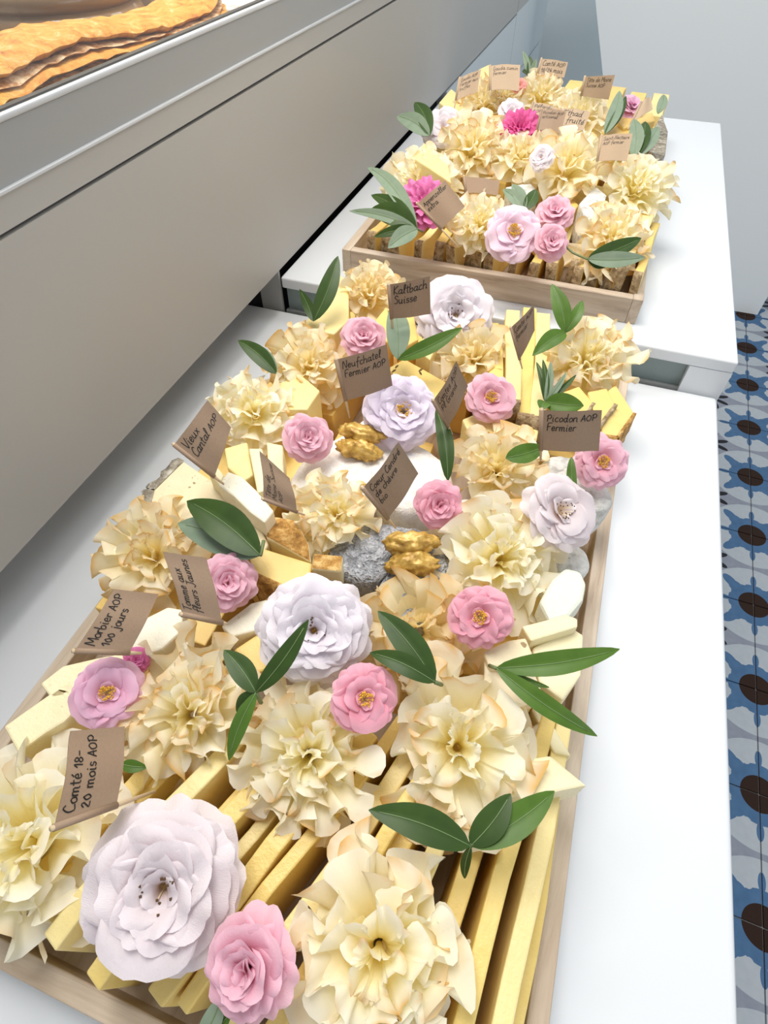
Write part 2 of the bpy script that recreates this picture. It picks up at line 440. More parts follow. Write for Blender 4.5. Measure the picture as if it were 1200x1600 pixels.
# ------------------------------------------------------------------ wooden trays
def tray(x0, x1, y0, y1, z0, label):
    e = empty('wooden_tray', Matrix.Translation(U((x0+x1)/2, (y0+y1)/2, z0)))
    tag(e, label, 'tray', 'wooden trays')
    th, h = 0.027, 0.072; gg = lambda o: under(o, e)
    gg(box('base_board', U(x0+th, y0+th, z0+0.001), U(x1-th, y1-th, z0+0.014), M_wood))
    gg(box('side_board', U(x0, y0, z0), U(x0+th, y1, z0+h), M_wood, None, 0.0008))
    gg(box('side_board', U(x1-th, y0, z0), U(x1, y1, z0+h), M_wood, None, 0.0008))
    gg(box('end_board', U(x0+th, y0, z0), U(x1-th, y0+th, z0+h), M_woodx, None, 0.0008))
    gg(box('end_board', U(x0+th, y1-th, z0), U(x1-th, y1, z0+h), M_woodx, None, 0.0008))
    return e
tray(-0.683, 0.206, -0.158, 1.405, 0.0005, 'pale wooden tray of cheese nearest the camera')
tray(-0.676, 0.195, 1.548, 3.10, 0.1105, 'pale wooden tray of cheese on the higher far counter')

# ------------------------------------------------------------------ cheese pieces
def slab(name, pts, z, h, mat, label, rind=(), rmat=None, group=None, topmat=None, cat='cheese', seeds=0, bev=0.0012, rth=0.0011):
    top = [P(x, y, z if not isinstance(z, (list, tuple)) else z[i]) for i, (x, y) in enumerate(pts)]
    area2 = sum(top[i].x*top[(i+1) % len(top)].y - top[(i+1) % len(top)].x*top[i].y for i in range(len(top)))
    idx = list(range(len(pts)))
    if area2 < 0: top.reverse(); idx.reverse()
    n = len(top); base = sum(top, Vector())/n; base.z = min(t.z for t in top) - h*S
    bot = [Vector((t.x, t.y, base.z)) for t in top]
    vs = [t-base for t in top] + [b-base for b in bot]
    fs = [tuple(range(n)), tuple(range(2*n-1, n-1, -1))] + [(i, n+i, n+(i+1) % n, (i+1) % n) for i in range(n)]
    o = mesh_obj(name, vs, fs, None, None, mats=[mat, topmat or mat], fmat=[1]+[0]*(n+1)); recalc(o)
    o.location = base
    b = o.modifiers.new('bevel', 'BEVEL'); b.width = bev; b.segments = 2
    tag(o, label, cat, group)
    if rind:
        rv, rf = [], []
        for i0, i1 in rind:
            a, b_ = idx.index(i0), idx.index(i1)
            A, B = vs[a], vs[b_]
            d = (B-A); d.z = 0; nn = Vector((d.y, -d.x, 0)).normalized()
            cen = (A+B)/2
            if nn.dot(Vector((cen.x, cen.y, 0))) < 0: nn = -nn
            steps, hs = 8, 4
            zb = vs[n+a].z
            k0 = len(rv)
            for s_ in range(steps+1):
                q = A.lerp(B, s_/steps)
                for k in range(hs+1):
                    zz = q.z + 0.0006 + (zb-q.z)*k/hs
                    r = rth + rth*1.2*noise.noise(Vector((q.x*300+3, q.y*300, zz*300)))
                    rv.append(Vector((q.x, q.y, zz)) + nn*max(0.0004, r))
                rv.append(Vector((q.x, q.y, q.z+0.0006)) - nn*(0.0012 if rth < .002 else .0028))
            st = hs+2
            for s_ in range(steps):
                for k in range(hs):
                    rf.append((k0+s_*st+k, k0+s_*st+k+1, k0+(s_+1)*st+k+1, k0+(s_+1)*st+k))
                rf.append((k0+s_*st+hs+1, k0+s_*st, k0+(s_+1)*st, k0+(s_+1)*st+hs+1))
        r = mesh_obj('rind', rv, rf, rmat or M_rind, o, True)
    if seeds:
        for q in range(seeds):
            a, b_ = random.random(), random.random()
            i = random.randrange(1, n-1)
            if a+b_ > 1: a, b_ = 1-a, 1-b_
            c = vs[0] + (vs[i]-vs[0])*a + (vs[i+1]-vs[0])*b_
            ang = random.random()*3.14; d = Vector((math.cos(ang), math.sin(ang), 0))*0.0022
            tube('seed', [c-d+Vector((0,0,.0002)), c+Vector((0,0,.0005)), c+d+Vector((0,0,.0002))], [0.0003, 0.0008, 0.0003], M_seed, o, 5)
    return o

def bar(name, x, y0, y1, ang, wd, ztop, zbot, mat, label, group, rmat=None, lean=0.0, slope=0.0):
    """standing slice; x at far end y1 (units of S), runs to y0, rotated by ang"""
    L = (y1-y0)
    e0 = Vector((x - math.tan(ang)*L, y0, 0)); e1 = Vector((x, y1, 0))
    d = (e1-e0).normalized(); s = Vector((d.y, -d.x, 0))*wd/2
    c = (e0+e1)/2
    tl = s.normalized()*lean
    segs = 6
    vs, fs = [], []
    for k in range(segs+1):
        q = e0.lerp(e1, k/segs)
        zt = ztop + 0.004*math.sin(k*1.7+x*40) + (slope if k == 0 else 0)
        wob = s.normalized()*0.0025*math.sin(k*1.3 + x*60)
        for sg, zz, sh in ((-1, zbot, 0), (1, zbot, 0), (1, zt, 1), (-1, zt, 1)):
            pt = q + s*sg + tl*sh + wob*sh
            vs.append(Vector(((pt.x-c.x)*S, (pt.y-c.y)*S, (zz-zbot)*S)))
    for k in range(segs):
        for a in range(4):
            b = (a+1) % 4
            fs.append((k*4+a, k*4+b, (k+1)*4+b, (k+1)*4+a))
    fs.append((3, 2, 1, 0)); fs.append((segs*4, segs*4+1, segs*4+2, segs*4+3))
    o = mesh_obj(name, vs, fs, mat); recalc(o)
    o.location = (c.x*S, c.y*S, zbot*S)
    b = o.modifiers.new('bevel', 'BEVEL'); b.width = 0.0009; b.segments = 2
    tag(o, label, 'cheese', group)
    if rmat:
        q = [vs[i] for i in (0, 1, 2, 3)]
        rv, rf = [], []
        nx, nz = 4, 6
        out = Vector((-d.x, -d.y, 0))
        for j in range(nz+1):
            for i in range(nx+1):
                u_, v_ = i/nx, j/nz
                p_ = (q[0].lerp(q[1], u_)).lerp(q[3].lerp(q[2], u_), v_)
                r = 0.0016 + 0.0016*noise.noise(Vector((p_.x*280 + x*31, p_.y*280, p_.z*280)))
                if i in (0, nx) or j == nz: r *= 0.5
                rv.append(p_ + out*max(0.0005, r))
        for j in range(nz):
            for i in range(nx):
                a = j*(nx+1)+i
                rf.append((a, a+1, a+nx+2, a+nx+1))
        # lip over the top edge
        k0 = len(rv)
        for i in range(nx+1):
            p_ = q[3].lerp(q[2], i/nx); rv.append(p_ - out*0.0035 + Vector((0, 0, 0.0005)))
        for i in range(nx):
            rf.append((nz*(nx+1)+i, nz*(nx+1)+i+1, k0+i+1, k0+i))
        mesh_obj('rind', rv, rf, rmat, o, True)
    return o

ORD = ['first','second','third','fourth','fifth','sixth','seventh','eighth','ninth','tenth','eleventh','twelfth','thirteenth','fourteenth','fifteenth','sixteenth','seventeenth','eighteenth','nineteenth']
# front: long slices standing on edge, fanned
xf = [866, 822, 775, 730, 690, 648, 604, 558, 510, 462, 415, 366, 310, 255, 206, 150, 95]
for k, x in enumerate(xf):
    p_ = P(x, 1222, 0.175)
    ang = math.radians(3 + 17*min(1, k/7.0))
    y1 = p_.y/S + 0.10 + 0.02*math.sin(k*2.1)
    xx = p_.x/S + math.tan(ang)*0.10
    yn = -0.118 + 0.022*abs(math.sin(k*1.9))
    L = y1-yn
    # keep inside the tray
    while xx - math.tan(ang)*L < -0.635 and L > 0.1: yn += 0.01; L = y1-yn
    bar('cheese_slice', xx, yn, y1, ang, 0.0225 + 0.004*math.sin(k*3.3), 0.172 + 0.016*math.sin(k*2.7), 0.016, M_comte if k % 3 else M_comte2,
        'long yellow cheese slice standing at the near end, %s from the right rim' % ORD[k], 'long yellow slices at the near end', lean=0.006*math.sin(k*1.3), slope=-0.02)
o = bar('cheese_slice', 0.166, -0.11, 0.26, math.radians(2), 0.022, 0.12, 0.016, M_comte, 'low yellow cheese slice squeezed against the right rim at the near end', 'long yellow slices at the near end')

# understory blocks
HB = ['under the slanted left rim flag','below the lilac white rose','under the golden beige rosette','under the large beige slice','beside the golden crusted chunks','under the big cream rosette on the right','under the leftmost smooth rosette','behind the white heart cheese','under the flat pink rose','under the back left rosette']
for hb, (x0, x1, y0, y1, zt) in zip(HB, [(-0.64, -0.42, 0.30, 0.52, .13), (-0.40, -0.16, 0.42, 0.62, .12), (-0.14, 0.10, 0.40, 0.62, .12),
        (-0.64, -0.44, 0.55, 0.86, .13), (-0.42, -0.2, 0.66, 0.92, .10), (-0.02, 0.13, 0.66, 0.90, .12), (-0.64, -0.44, 0.90, 1.15, .13),
        (-0.42, -0.16, 1.06, 1.30, .13), (-0.10, 0.15, 0.95, 1.12, .12), (-0.64, -0.46, 1.18, 1.36, .12)]):
    o = box('cheese_block', U(-(x1-x0)/2, -(y1-y0)/2, 0), U((x1-x0)/2, (y1-y0)/2, zt-0.016), M_yellow, None, 0.001)
    o.location = U((x0+x1)/2, (y0+y1)/2, 0.0165)
    tag(o, 'yellow cheese block mostly hidden ' + hb, 'cheese', 'hidden cheese blocks in the near tray')

slab('cheese_slice', [(283,718),(340,757),(390,790),(420,850),(400,880),(280,822),(228,792),(235,765)], .21, .07, M_beige, 'large beige cheese slice with crumbly grey rind on the left edge', rind=[(5,6),(6,7),(7,0)], rmat=M_grey_rind, rth=.0032)
slab('cheese_slice', [(205,805),(228,780),(290,825),(330,860),(300,875),(225,830)], .17, .06, M_beige, 'beige cheese slice with thick grey rind under the larger beige slice', rind=[(0,1),(5,0)], rmat=M_grey_rind, rth=.0042)
slab('cheese_slice', [(340,757),(356,736),(378,744),(400,765),(428,798),(413,817),(390,800),(365,775)], .25, .05, M_white_ch, 'small curved white cheese slice on top of the large beige slice')
slab('cheese_slice', [(325,738),(332,720),(350,742),(342,757)], .25, .05, M_pale, 'tiny pale cheese wedge right below the folded kraft flag on the left')
slab('cheese_slice', [(388,700),(410,700),(415,766),(402,770)], .24, .05, M_pale, 'narrow pale cheese stick left of the crumpled brown flag')
slab('cheese_slice', [(350,700),(386,690),(396,742),(380,752),(355,730)], .23, .05, M_comte2, 'glassy pale yellow cheese shaving under the leftmost rosette')
slab('cheese_slice', [(416,690),(442,695),(444,750),(420,742)], .22, .05, M_pale, 'narrow pale cheese stick behind the crumpled brown flag')
slab('cheese_chunk', [(425,806),(462,812),(482,850),(486,878),(415,838)], .22, .08, M_pale, 'cheese chunk with rough brown crust upper left of the crusted pair', topmat=M_gold_rind)
slab('cheese_chunk', [(386,872),(410,856),(488,880),(484,906),(470,930),(395,896)], .23, .09, M_yellow, 'largest golden crusted cheese chunk beside the lilac white rose', rind=[(0,5),(5,4),(4,3)], rmat=M_gold_rind)
slab('cheese_chunk', [(490,864),(536,868),(533,893),(486,888)], .24, .10, M_pale, 'small cube of cheese with golden crust top beside grey ash cheese', topmat=M_gold_rind)
slab('cheese_chunk', [(345,978),(392,942),(420,935),(427,962),(402,985),(362,995)], .21, .08, M_white_ch, 'crumbly white cheese chunk under the vertical writing flag', rind=[(2,3)], rmat=M_gold_rind)
slab('cheese_chunk', [(365,1015),(410,985),(430,1000),(425,1045),(385,1055)], .20, .06, M_yellow, 'soft yellow cheese chunk left of the lilac white rose')
slab('cheese_slice', [(62,1068),(98,1040),(150,1028),(205,1018),(198,1038),(150,1060),(120,1085),(80,1092)], .20, .10, M_pale, 'pale cheese strip lying under the slanted flag at the left rim')
slab('cheese_slice', [(5,1135),(60,1096),(112,1060),(128,1100),(100,1128),(70,1146),(28,1176)], .20, .10, M_pale, 'pale wavy cheese strip lying at the left rim by the pink rose')
slab('cheese_slice', [(192,1008),(222,968),(262,948),(286,952),(284,985),(252,1014),(212,1030)], .23, .06, M_white_ch, 'rounded creamy cheese shaving between two flags on the left')
slab('cheese_slice', [(843,940),(862,905),(884,886),(908,892),(917,912),(912,938),(890,964),(860,972)], .22, .05, M_blue_ch, 'cool white cheese slice leaning at the right rim below a rosette', bev=0.0022)
slab('cheese_slice', [(815,978),(885,960),(903,966),(903,980),(830,1002)], .22, .05, M_pale, 'flat pale cheese bar across the right side of the near tray')
slab('cheese_chunk', [(832,1012),(893,980),(912,992),(908,1055),(880,1095),(842,1065)], .20, .10, M_pale, 'big pale cheese wedge leaning against the right rim')
slab('cheese_chunk', [(755,1018),(795,1000),(822,996),(838,1034),(765,1044)], .23, .09, M_beige, 'beige speckled cheese chunk just below the pink rose on the right')
slab('cheese_slice', [(826,1100),(848,1105),(894,1182),(866,1176)], .18, .12, M_pale, 'thin upright pale cheese wedge against the right rim')
slab('cheese_slice', [(795,1245),(835,1184),(860,1180),(918,1228),(850,1242)], .21, .06, M_pale, 'triangular pale cheese slice jutting over the right rim')
slab('cheese_slice', [(758,1048),(778,1042),(835,1100),(815,1112)], .21, .08, M_yellow, 'yellow crusted cheese edge beside the long green sprig', rind=[(1,2)], rmat=M_gold_rind)
slab('cheese_slice', [(722,655),(746,645),(842,672),(838,692),(800,706),(740,690)], .21, .07, M_comte2, 'pale yellow cheese slab with cumin seeds under the pink rose', seeds=9)
slab('cheese_slice', [(606,575),(632,560),(712,605),(700,648),(640,612)], .21, .07, M_comte, 'yellow cheese slab with seeds behind the lilac rose', seeds=10)
slab('cheese_slice', [(582,505),(604,478),(616,520),(604,535)], .24, .10, M_yellow, 'upright yellow cheese slice left under the writing flag at the back')
slab('cheese_slice', [(620,502),(646,486),(654,530),(626,545)], .23, .10, M_yellow, 'upright yellow cheese slice right of the pale grey leaf')
slab('cheese_slice', [(650,545),(688,478),(702,500),(672,562)], .23, .10, M_comte2, 'upright pale yellow cheese slice under the white rose at the back')
slab('cheese_slice', [(470,512),(500,472),(530,428),(545,440),(545,500),(522,522)], .25, .14, M_comte2, 'tall yellow cheese slice at the back left corner of the near tray')
slab('cheese_slice', [(430,600),(470,585),(500,610),(480,640),(440,640)], .22, .08, M_comte2, 'yellow cheese slice under the rosette pair on the left')
# back right slices with rinds
k = 0
for (pa, pb) in [((770,505),(778,650)), ((800,490),(800,640)), ((828,480),(820,650)), ((850,492),(842,655))]:
    A, B = P(pa[0], pa[1], .22), P(pb[0], pb[1], .22)
    ang = math.atan2(A.x-B.x, A.y-B.y)
    bar('cheese_slice', A.x/S, B.y/S, A.y/S, ang, 0.034, .225+.01*math.sin(k*2), .016, M_comte2 if k % 2 else M_comte,
        'upright cheese slice with rind under the dark folded flag, %s from the left' % ORD[k], 'upright slices under the dark folded flag', rmat=M_rind)
    k += 1
slab('cheese_slice', [(880,612),(905,603),(928,630),(915,650),(890,640)], .22, .08, M_comte, 'yellow cheese slice left in the trio behind the square flag', rind=[(2,3)], rmat=M_rind)
slab('cheese_slice', [(918,612),(948,606),(962,632),(935,668)], .22, .08, M_comte, 'yellow cheese slice middle in the trio behind the square flag', rind=[(2,3)], rmat=M_rind)
slab('cheese_slice', [(950,610),(962,600),(992,646),(965,684),(938,680)], .21, .08, M_comte, 'brown rinded yellow cheese slice poking over the right rim', rind=[(2,3),(3,4)], rmat=M_gold_rind)

# far tray: front row of slices with rind ends
for k in range(17):
    x = -0.61 + k*0.0475
    big = (k in (2, 15))
    bar('cheese_slice', x + 0.05, 1.592 + 0.012*math.sin(k*2.3), 1.93, math.radians(6 + 3*math.sin(k)), (0.045 if big else 0.026) + 0.004*math.sin(k*1.9),
        (.255 if k == 15 else .222) + .010*math.sin(k*1.7), .126, M_comte2 if k % 2 else M_comte,
        'rinded cheese slice in the front row of the far tray, %s from the left' % ORD[k], 'rinded slices in the front row of the far tray', rmat=M_rind, lean=0.01*math.sin(k*2.2))
for r_, (y0, y1, zt) in enumerate([(1.97, 2.33, .25), (2.37, 2.70, .27), (2.74, 3.04, .28)]):
    for k in range(9):
        x = -0.57 + k*0.088
        bar('cheese_slice', x + 0.02, y0, y1, math.radians(4), 0.062, zt + .015*math.sin(k*2.9+r_), .126, (M_comte, M_comte2, M_yellow)[(k+r_) % 3],
            'thick yellow cheese slice under the far rosettes, %s row, %s from the left' % (('front', 'middle', 'back')[r_], ORD[k]), 'thick slices under the far rosettes')
slab('cheese_slice', [(648,248),(662,222),(700,258),(705,285),(670,262)], .36, .08, M_comte2, 'yellow cheese slice on the left of the far tray below the white rose')
slab('cheese_slice', [(686,160),(705,138),(740,168),(715,182)], .36, .08, M_comte2, 'pale cheese slice at the back left corner of the far tray')
slab('cheese_slice', [(672,185),(686,172),(712,190),(696,202)], .35, .08, M_comte2, 'small pale cheese slice beside the white rose on the far tray')
slab('cheese_slice', [(748,108),(765,100),(768,140),(752,142)], .40, .08, M_comte2, 'upright pale cheese slice between the two back left flags')
slab('cheese_chunk', [(905,318),(930,290),(948,305),(940,335),(915,345)], .30, .10, M_silver_rind, 'silvery rinded cheese piece between rosettes on the far tray')
slab('cheese_chunk', [(790,292),(828,285),(842,300),(820,318),(795,312)], .29, .10, M_silver_rind, 'grey mottled cheese piece behind the leaf pair on the far tray')
slab('cheese_chunk', [(830,345),(880,300),(905,320),(880,352),(850,362)], .27, .08, M_yellow, 'yellow cheese chunk behind the small pink roses')
slab('cheese_chunk', [(1015,235),(1022,200),(1034,178),(1044,205),(1040,240),(1028,252)], .31, .10, M_grey_rind, 'dark crumbly cheese rind at the right rim of the far tray')
slab('cheese_slice', [(940,205),(985,190),(1000,205),(960,222)], .35, .08, M_yellow, 'yellow cheese slice behind the right flag of the far tray')
slab('cheese_slice', [(960,185),(1020,175),(1024,188),(975,200)], .36, .06, M_yellow, 'yellow cheese slice between the tall leaves on the far tray')

# ------------------------------------------------------------------ soft cheeses
def heart_pt(t):
    x = 16*math.sin(t)**3/16.0
    y = (13*math.cos(t)-5*math.cos(2*t)-2*math.cos(3*t)-math.cos(4*t))/16.0
    return x, y + 0.1
def heart(name, cx, cy, z, rpx, h, roll, mat, label, amp, squash=1.0, fr=90):
    c = P(cx, cy, z); r = rpx*mpp(c)
    nt, nr, nh = 72, 14, 6
    base = Vector((c.x, c.y, c.z-h*S))
    vs = [Vector((0, 0, h*S))]; fs = []
    def dis(p_):
        q = p_ + base
        return Vector((0, 0, 1))*amp*noise.noise(q*fr) + Vector((0, 0, 1))*amp*.6*noise.noise(q*fr*2.7)
    rings = [(k/nr*0.95, h*S*(1 - 0.10*(k/nr)**4)) for k in range(1, nr+1)]
    rings += [(0.985, h*S*0.80), (1.0, h*S*0.5), (0.99, h*S*0.2), (0.97, 0)]
    for (q, zz) in rings:
        for i in range(nt):
            x, y = heart_pt(2*math.pi*i/nt + 0.001)
            p_ = Vector((x*q*r, y*q*r*squash, zz)); vs.append(p_ + (dis(p_) if zz > h*S*0.3 else Vector()))
    for i in range(nt): fs.append((0, 1+i, 1+(i+1) % nt))
    for k in range(len(rings)-1):
        for i in range(nt):
            a = 1+k*nt; b = a+nt
            fs.append((a+i, b+i, b+(i+1) % nt, a+(i+1) % nt))
    fs.append(tuple(1+(len(rings)-1)*nt+i for i in range(nt)))
    o = mesh_obj(name, vs, fs, mat, None, True); recalc(o)
    o.matrix_world = Matrix.Translation(base) @ Matrix.Rotation(roll, 4, 'Z')
    return tag(o, label, 'cheese')
heart('heart_cheese', 580, 712, .20, 128, .13, math.radians(200), M_bloom, 'white bloomy heart shaped cheese in the middle of the near tray', 0.0022, 1.0)
heart('heart_cheese', 636, 872, .205, 122, .14, math.radians(150), M_ash, 'ash grey wrinkled heart shaped cheese with a walnut on top', 0.0016, 0.95, 160)
def disc(px, py, z, rpx, h, tilt, mat, label):
    c = P(px, py, z); r = rpx*mpp(c); n = 40; vs, fs = [], []
    prof = [(0.0, h), (0.5, h*1.02), (0.85, h), (0.97, h*0.9), (1.0, h*0.6), (0.99, h*0.25), (0.93, 0.03*h), (0.0, 0)]
    for q, zz in prof:
        for i in range(n):
            a = 2*math.pi*i/n; p_ = Vector((q*r*math.cos(a), q*r*math.sin(a), zz*S))
            p_ += Vector((0, 0, 1))*0.0012*noise.noise(p_*200 + c*50)
            p_ *= 1 + 0.04*noise.noise(Vector((math.cos(a), math.sin(a), px)))
            vs.append(p_)
    for k in range(len(prof)-1):
        for i in range(n): fs.append((k*n+i, (k+1)*n+i, (k+1)*n+(i+1) % n, k*n+(i+1) % n))
    o = mesh_obj('goat_cheese', vs, fs, mat, None, True); recalc(o)
    o.matrix_world = frame(Vector((c.x, c.y, c.z-h*S)), Vector((tilt[0], tilt[1], 1)))
    return tag(o, label, 'cheese')
disc(915, 768, .19, 38, .09, (0.1, 0), M_silver_rind, 'small round white goat cheese at the right rim behind the blush rose')
disc(880, 735, .19, 36, .09, (0, 0), M_silver_rind, 'small round goat cheese directly under the square writing flag')
disc(880, 868, .17, 36, .08, (0.15, 0), M_silver_rind, 'small round goat cheese below the blush rose at the right rim')
disc(735, 800, .17, 30, .08, (0, 0), M_bloom, 'small white goat cheese peeking out beside the small pink rose')

# ------------------------------------------------------------------ walnuts
def walnut(px, py, z, rpx, roll, label):
    c = P(px, py, z); r = rpx*mpp(c)
    e = empty('walnut_half', frame(c, facing(c, upw=.6), roll)); tag(e, label, 'walnut')
    for lob in (-1, 1):
        bm = bmesh.new(); bmesh.ops.create_icosphere(bm, subdivisions=4, radius=1)
        for v in bm.verts:
            q = v.co.normalized()
            nn = abs(noise.noise(Vector((q.x*2.6, q.y*1.9, q.z*1.9)) + Vector((px, lob*5, 0)))); n2 = noise.noise(q*5.5 + Vector((py, lob, 3)))
            rr = 0.80 + 0.42*(nn**0.7) + 0.10*n2
            v.co = Vector((q.x*0.95*rr, q.y*0.46*rr, q.z*0.40*rr))*r
            v.co.y += lob*0.36*r
            if abs(q.x) < .35: v.co.y -= lob*0.06*r
        me = bpy.data.meshes.new('lobe'); bm.to_mesh(me); bm.free(); me.materials.append(M_walnut)
        for p_ in me.polygons: p_.use_smooth = True
        link(bpy.data.objects.new('lobe', me), e)
    tube('bridge', [Vector((-.5*r, 0, -.05*r)), Vector((0, .04*r, .08*r)), Vector((.5*r, 0, -.05*r))], [.12*r, .2*r, .12*r], M_walnut, e, 8)
walnut(562, 690, .225, 38, -.2, 'golden walnut half on the white heart cheese')
walnut(643, 865, .225, 46, .05, 'golden walnut half on the ash grey heart cheese')

# ------------------------------------------------------------------ cheese rosettes
def rosette(px, py, rpx, z, label, gold=0.3, upw=0.45, tilt=(0, 0), squash=0.85, K=6, fr=1.0, warm=0.0, seed=None):
    c = P(px, py, z); r = rpx*mpp(c)
    rnd = random.Random(seed if seed is not None else int(px*7+py*13))
    e = empty('cheese_rosette', frame(c, facing(c, tilt, upw), rnd.random()*6.28, 1.0)); tag(e, label, 'cheese rosette', 'shaved cheese rosettes')
    off = Vector((rnd.random()*50, rnd.random()*50, rnd.random()*50))
    for k in range(K):
        u = k/(K-1)
        R = 0.20 + 0.80*u**0.85
        Z = squash*(0.42*(1-u**1.5) - 0.30*u**3)
        rb, zb = 0.04+0.12*u, -0.50+0.1*(1-u)
        nw = int((5 + 5*u)*fr) + rnd.randint(0, 1)
        nf = rnd.randint(27, 35)
        ph, ph2 = rnd.random()*6.28, rnd.random()*6.28
        nt, ns = int(110+80*u), 9
        gap = rnd.random()*6.28
        tx, ty = rnd.uniform(-.22, .22)*(1-.4*u), rnd.uniform(-.22, .22)*(1-.4*u)
        ox, oy = rnd.uniform(-.10, .10), rnd.uniform(-.10, .10)
        span = rnd.uniform(.35, .75)
        vs, fs, cols = [], [], []
        for j in range(nt):
            th = 2*math.pi*j/nt
            d = Vector((math.cos(th), math.sin(th), 0))
            n1 = noise.noise(d*1.3 + off + Vector((0, 0, k*3.1)))
            n2 = noise.noise(d*2.9 + off + Vector((7, 0, k*2.3)))
            n3 = noise.noise(d*7.0 + off + Vector((0, 9, k*1.7)))
            Rl = R*(1 + 0.22*n1 + 0.07*n3)
            am = (0.085 + 0.085*u)*(0.75 + 0.9*abs(n2))
            phi = nw*th + ph + 2.2*n1
            for i in range(ns+1):
                t = i/ns
                rad = rb + (Rl-rb)*(t**(1.25-0.35*u))
                zz = zb + (Z-zb)*(math.sin(t*math.pi/2)**(0.9)) 
                w_ = t**1.8
                rad += am*w_*math.sin(phi)*(1.0 if t < .9 else 1.1)
                zz += am*w_*1.0*math.cos(phi+0.9) + 0.06*n2*t
                tw = th + w_*0.20*math.sin(2*phi+ph2)/max(1, nw/6) + 0.10*t*n1
                fp = (0.012+0.020*abs(n1))*t*t*math.sin(nf*th + 4*n2)
                zz += fp; rad += fp*0.6
                if t > .85: zz += 0.03*n3*(1+u); rad += 0.03*n3*u
                X_, Y_ = rad*math.cos(tw)+ox*t, rad*math.sin(tw)+oy*t
                vs.append(Vector((X_, Y_, zz + tx*X_ + ty*Y_))*r*1.06)
                g0 = noise.noise(Vector((math.cos(tw)*rad*3, math.sin(tw)*rad*3, k*1.3)) + off)
                g = max(0.0, min(1.0, (t-.70)/.30))**2 * max(0.0, min(1.0, 0.1+1.7*gold+2.2*(g0-0.1)-0.3))
                g2 = max(0.0, min(1.0, gold*0.9 + 1.0*n1 - 0.30))*0.5
                y_ = 1-t
                cr = (0.985-0.01*y_, 0.968-0.06*y_, 0.88-0.36*y_)  # yellow deepens toward the base, painting warm shade into the folds
                cr = tuple(a*(1-warm)+b*warm for a, b in zip(cr, (0.93, 0.80, 0.50)))
                cr = tuple(a*(1-g2)+b*g2 for a, b in zip(cr, (0.92, 0.76, 0.42)))
                cr = tuple(a*(1-g)+b*g for a, b in zip(cr, (0.80, 0.49, 0.13)))
                cols.append(cr)
        for j in range(nt):
            j2 = (j+1) % nt
            cut = 0 if abs(((2*math.pi*j/nt - gap + math.pi) % (2*math.pi)) - math.pi) > span else 4
            for i in range(ns-cut):
                fs.append((j*(ns+1)+i, j*(ns+1)+i+1, j2*(ns+1)+i+1, j2*(ns+1)+i))
        o = mesh_obj('frill', vs, fs, M_ros, e, True)
        at = o.data.color_attributes.new('tint', 'FLOAT_COLOR', 'POINT')
        buf = []
        for q in cols: buf += [q[0], q[1], q[2], 1.0]
        at.data.foreach_set('color', buf)
    return e
ros = [
 (35,1325,138,.20,'huge pale ribboned rosette cut off by the left edge of the photo',.12,6,.8,0),
 (292,1118,108,.21,'cream rosette with toasted left edge beside the yellow centred pink rose',.45,7,1.1,0),
 (480,1182,112,.21,'cream rosette in front of the lilac white rose',.25,7,1.15,0),
 (718,1172,130,.21,'large loosely folded rosette above the four leaf sprig',.40,6,.7,0),
 (592,1495,140,.22,'large loosely shaved rosette at the bottom of the photo',.22,6,.75,.05),
 (655,985,100,.20,'golden beige rosette between lilac white and pink roses',.75,6,.75,.45),
 (782,872,105,.21,'big cream rosette on the right of the ash grey cheese',.20,7,.9,0),
 (778,732,74,.21,'toasted cream rosette above the big cream rosette on the right',.55,6,1.0,.12),
 (525,802,67,.23,'cream rosette with toasted top right between golden crust and white heart cheese',.50,6,1.1,0),
 (235,868,80,.21,'toasted rosette at the left rim behind the vertical writing flag',.60,6,.95,.15),
 (395,640,64,.23,'smooth cream rosette at the left rim beside the dull pink rose',.10,6,.8,0),
 (482,568,64,.22,'crinkled beige rosette left of the pink rose at the back',.40,6,.95,.25),
 (575,458,54,.24,'dry beige rosette at the back left corner of the near tray',.35,6,.9,.35),
 (745,558,66,.22,'beige rosette behind the flat pink rose at the back',.45,6,.9,.3),
 (920,560,70,.23,'cream rosette at the back right corner of the near tray',.35,7,1.1,.05),
 (662,285,56,.30,'pale round rosette under the deep pink pompom on the far tray',.10,7,1.3,0),
 (752,346,46,.29,'small cream rosette at the front of the far tray',.20,6,1.2,0),
 (738,228,58,.34,'toasted cream rosette in the middle left of the far tray',.50,6,1.0,.1),
 (815,242,44,.33,'smooth cream rosette under the magenta pompom',.10,5,.8,.05),
 (888,258,66,.34,'tallest ruffled rosette in the middle of the far tray',.35,6,.9,.08),
 (996,290,54,.31,'pale rosette hanging over the right rim of the far tray',.05,6,1.0,0),
 (958,368,62,.28,'toasted rosette at the front right corner of the far tray',.50,6,1.0,.15),
 (756,160,40,.37,'toasted rosette behind the white rose on the far tray',.50,6,1.0,.15),
 (845,148,42,.38,'cream rosette at the back of the far tray under the rear flag',.30,6,1.0,.08),
 (905,178,46,.36,'flat cream rosette under the back right flag of the far tray',.15,6,.9,.12),
 (790,150,30,.38,'small pale rosette at the very back of the far tray',.20,5,.9,.1),
]
for (px, py, r_, z, lab, gold, K, fr, warm) in ros:
    rosette(px, py, r_, z, lab, gold, K=K, fr=fr, warm=warm)

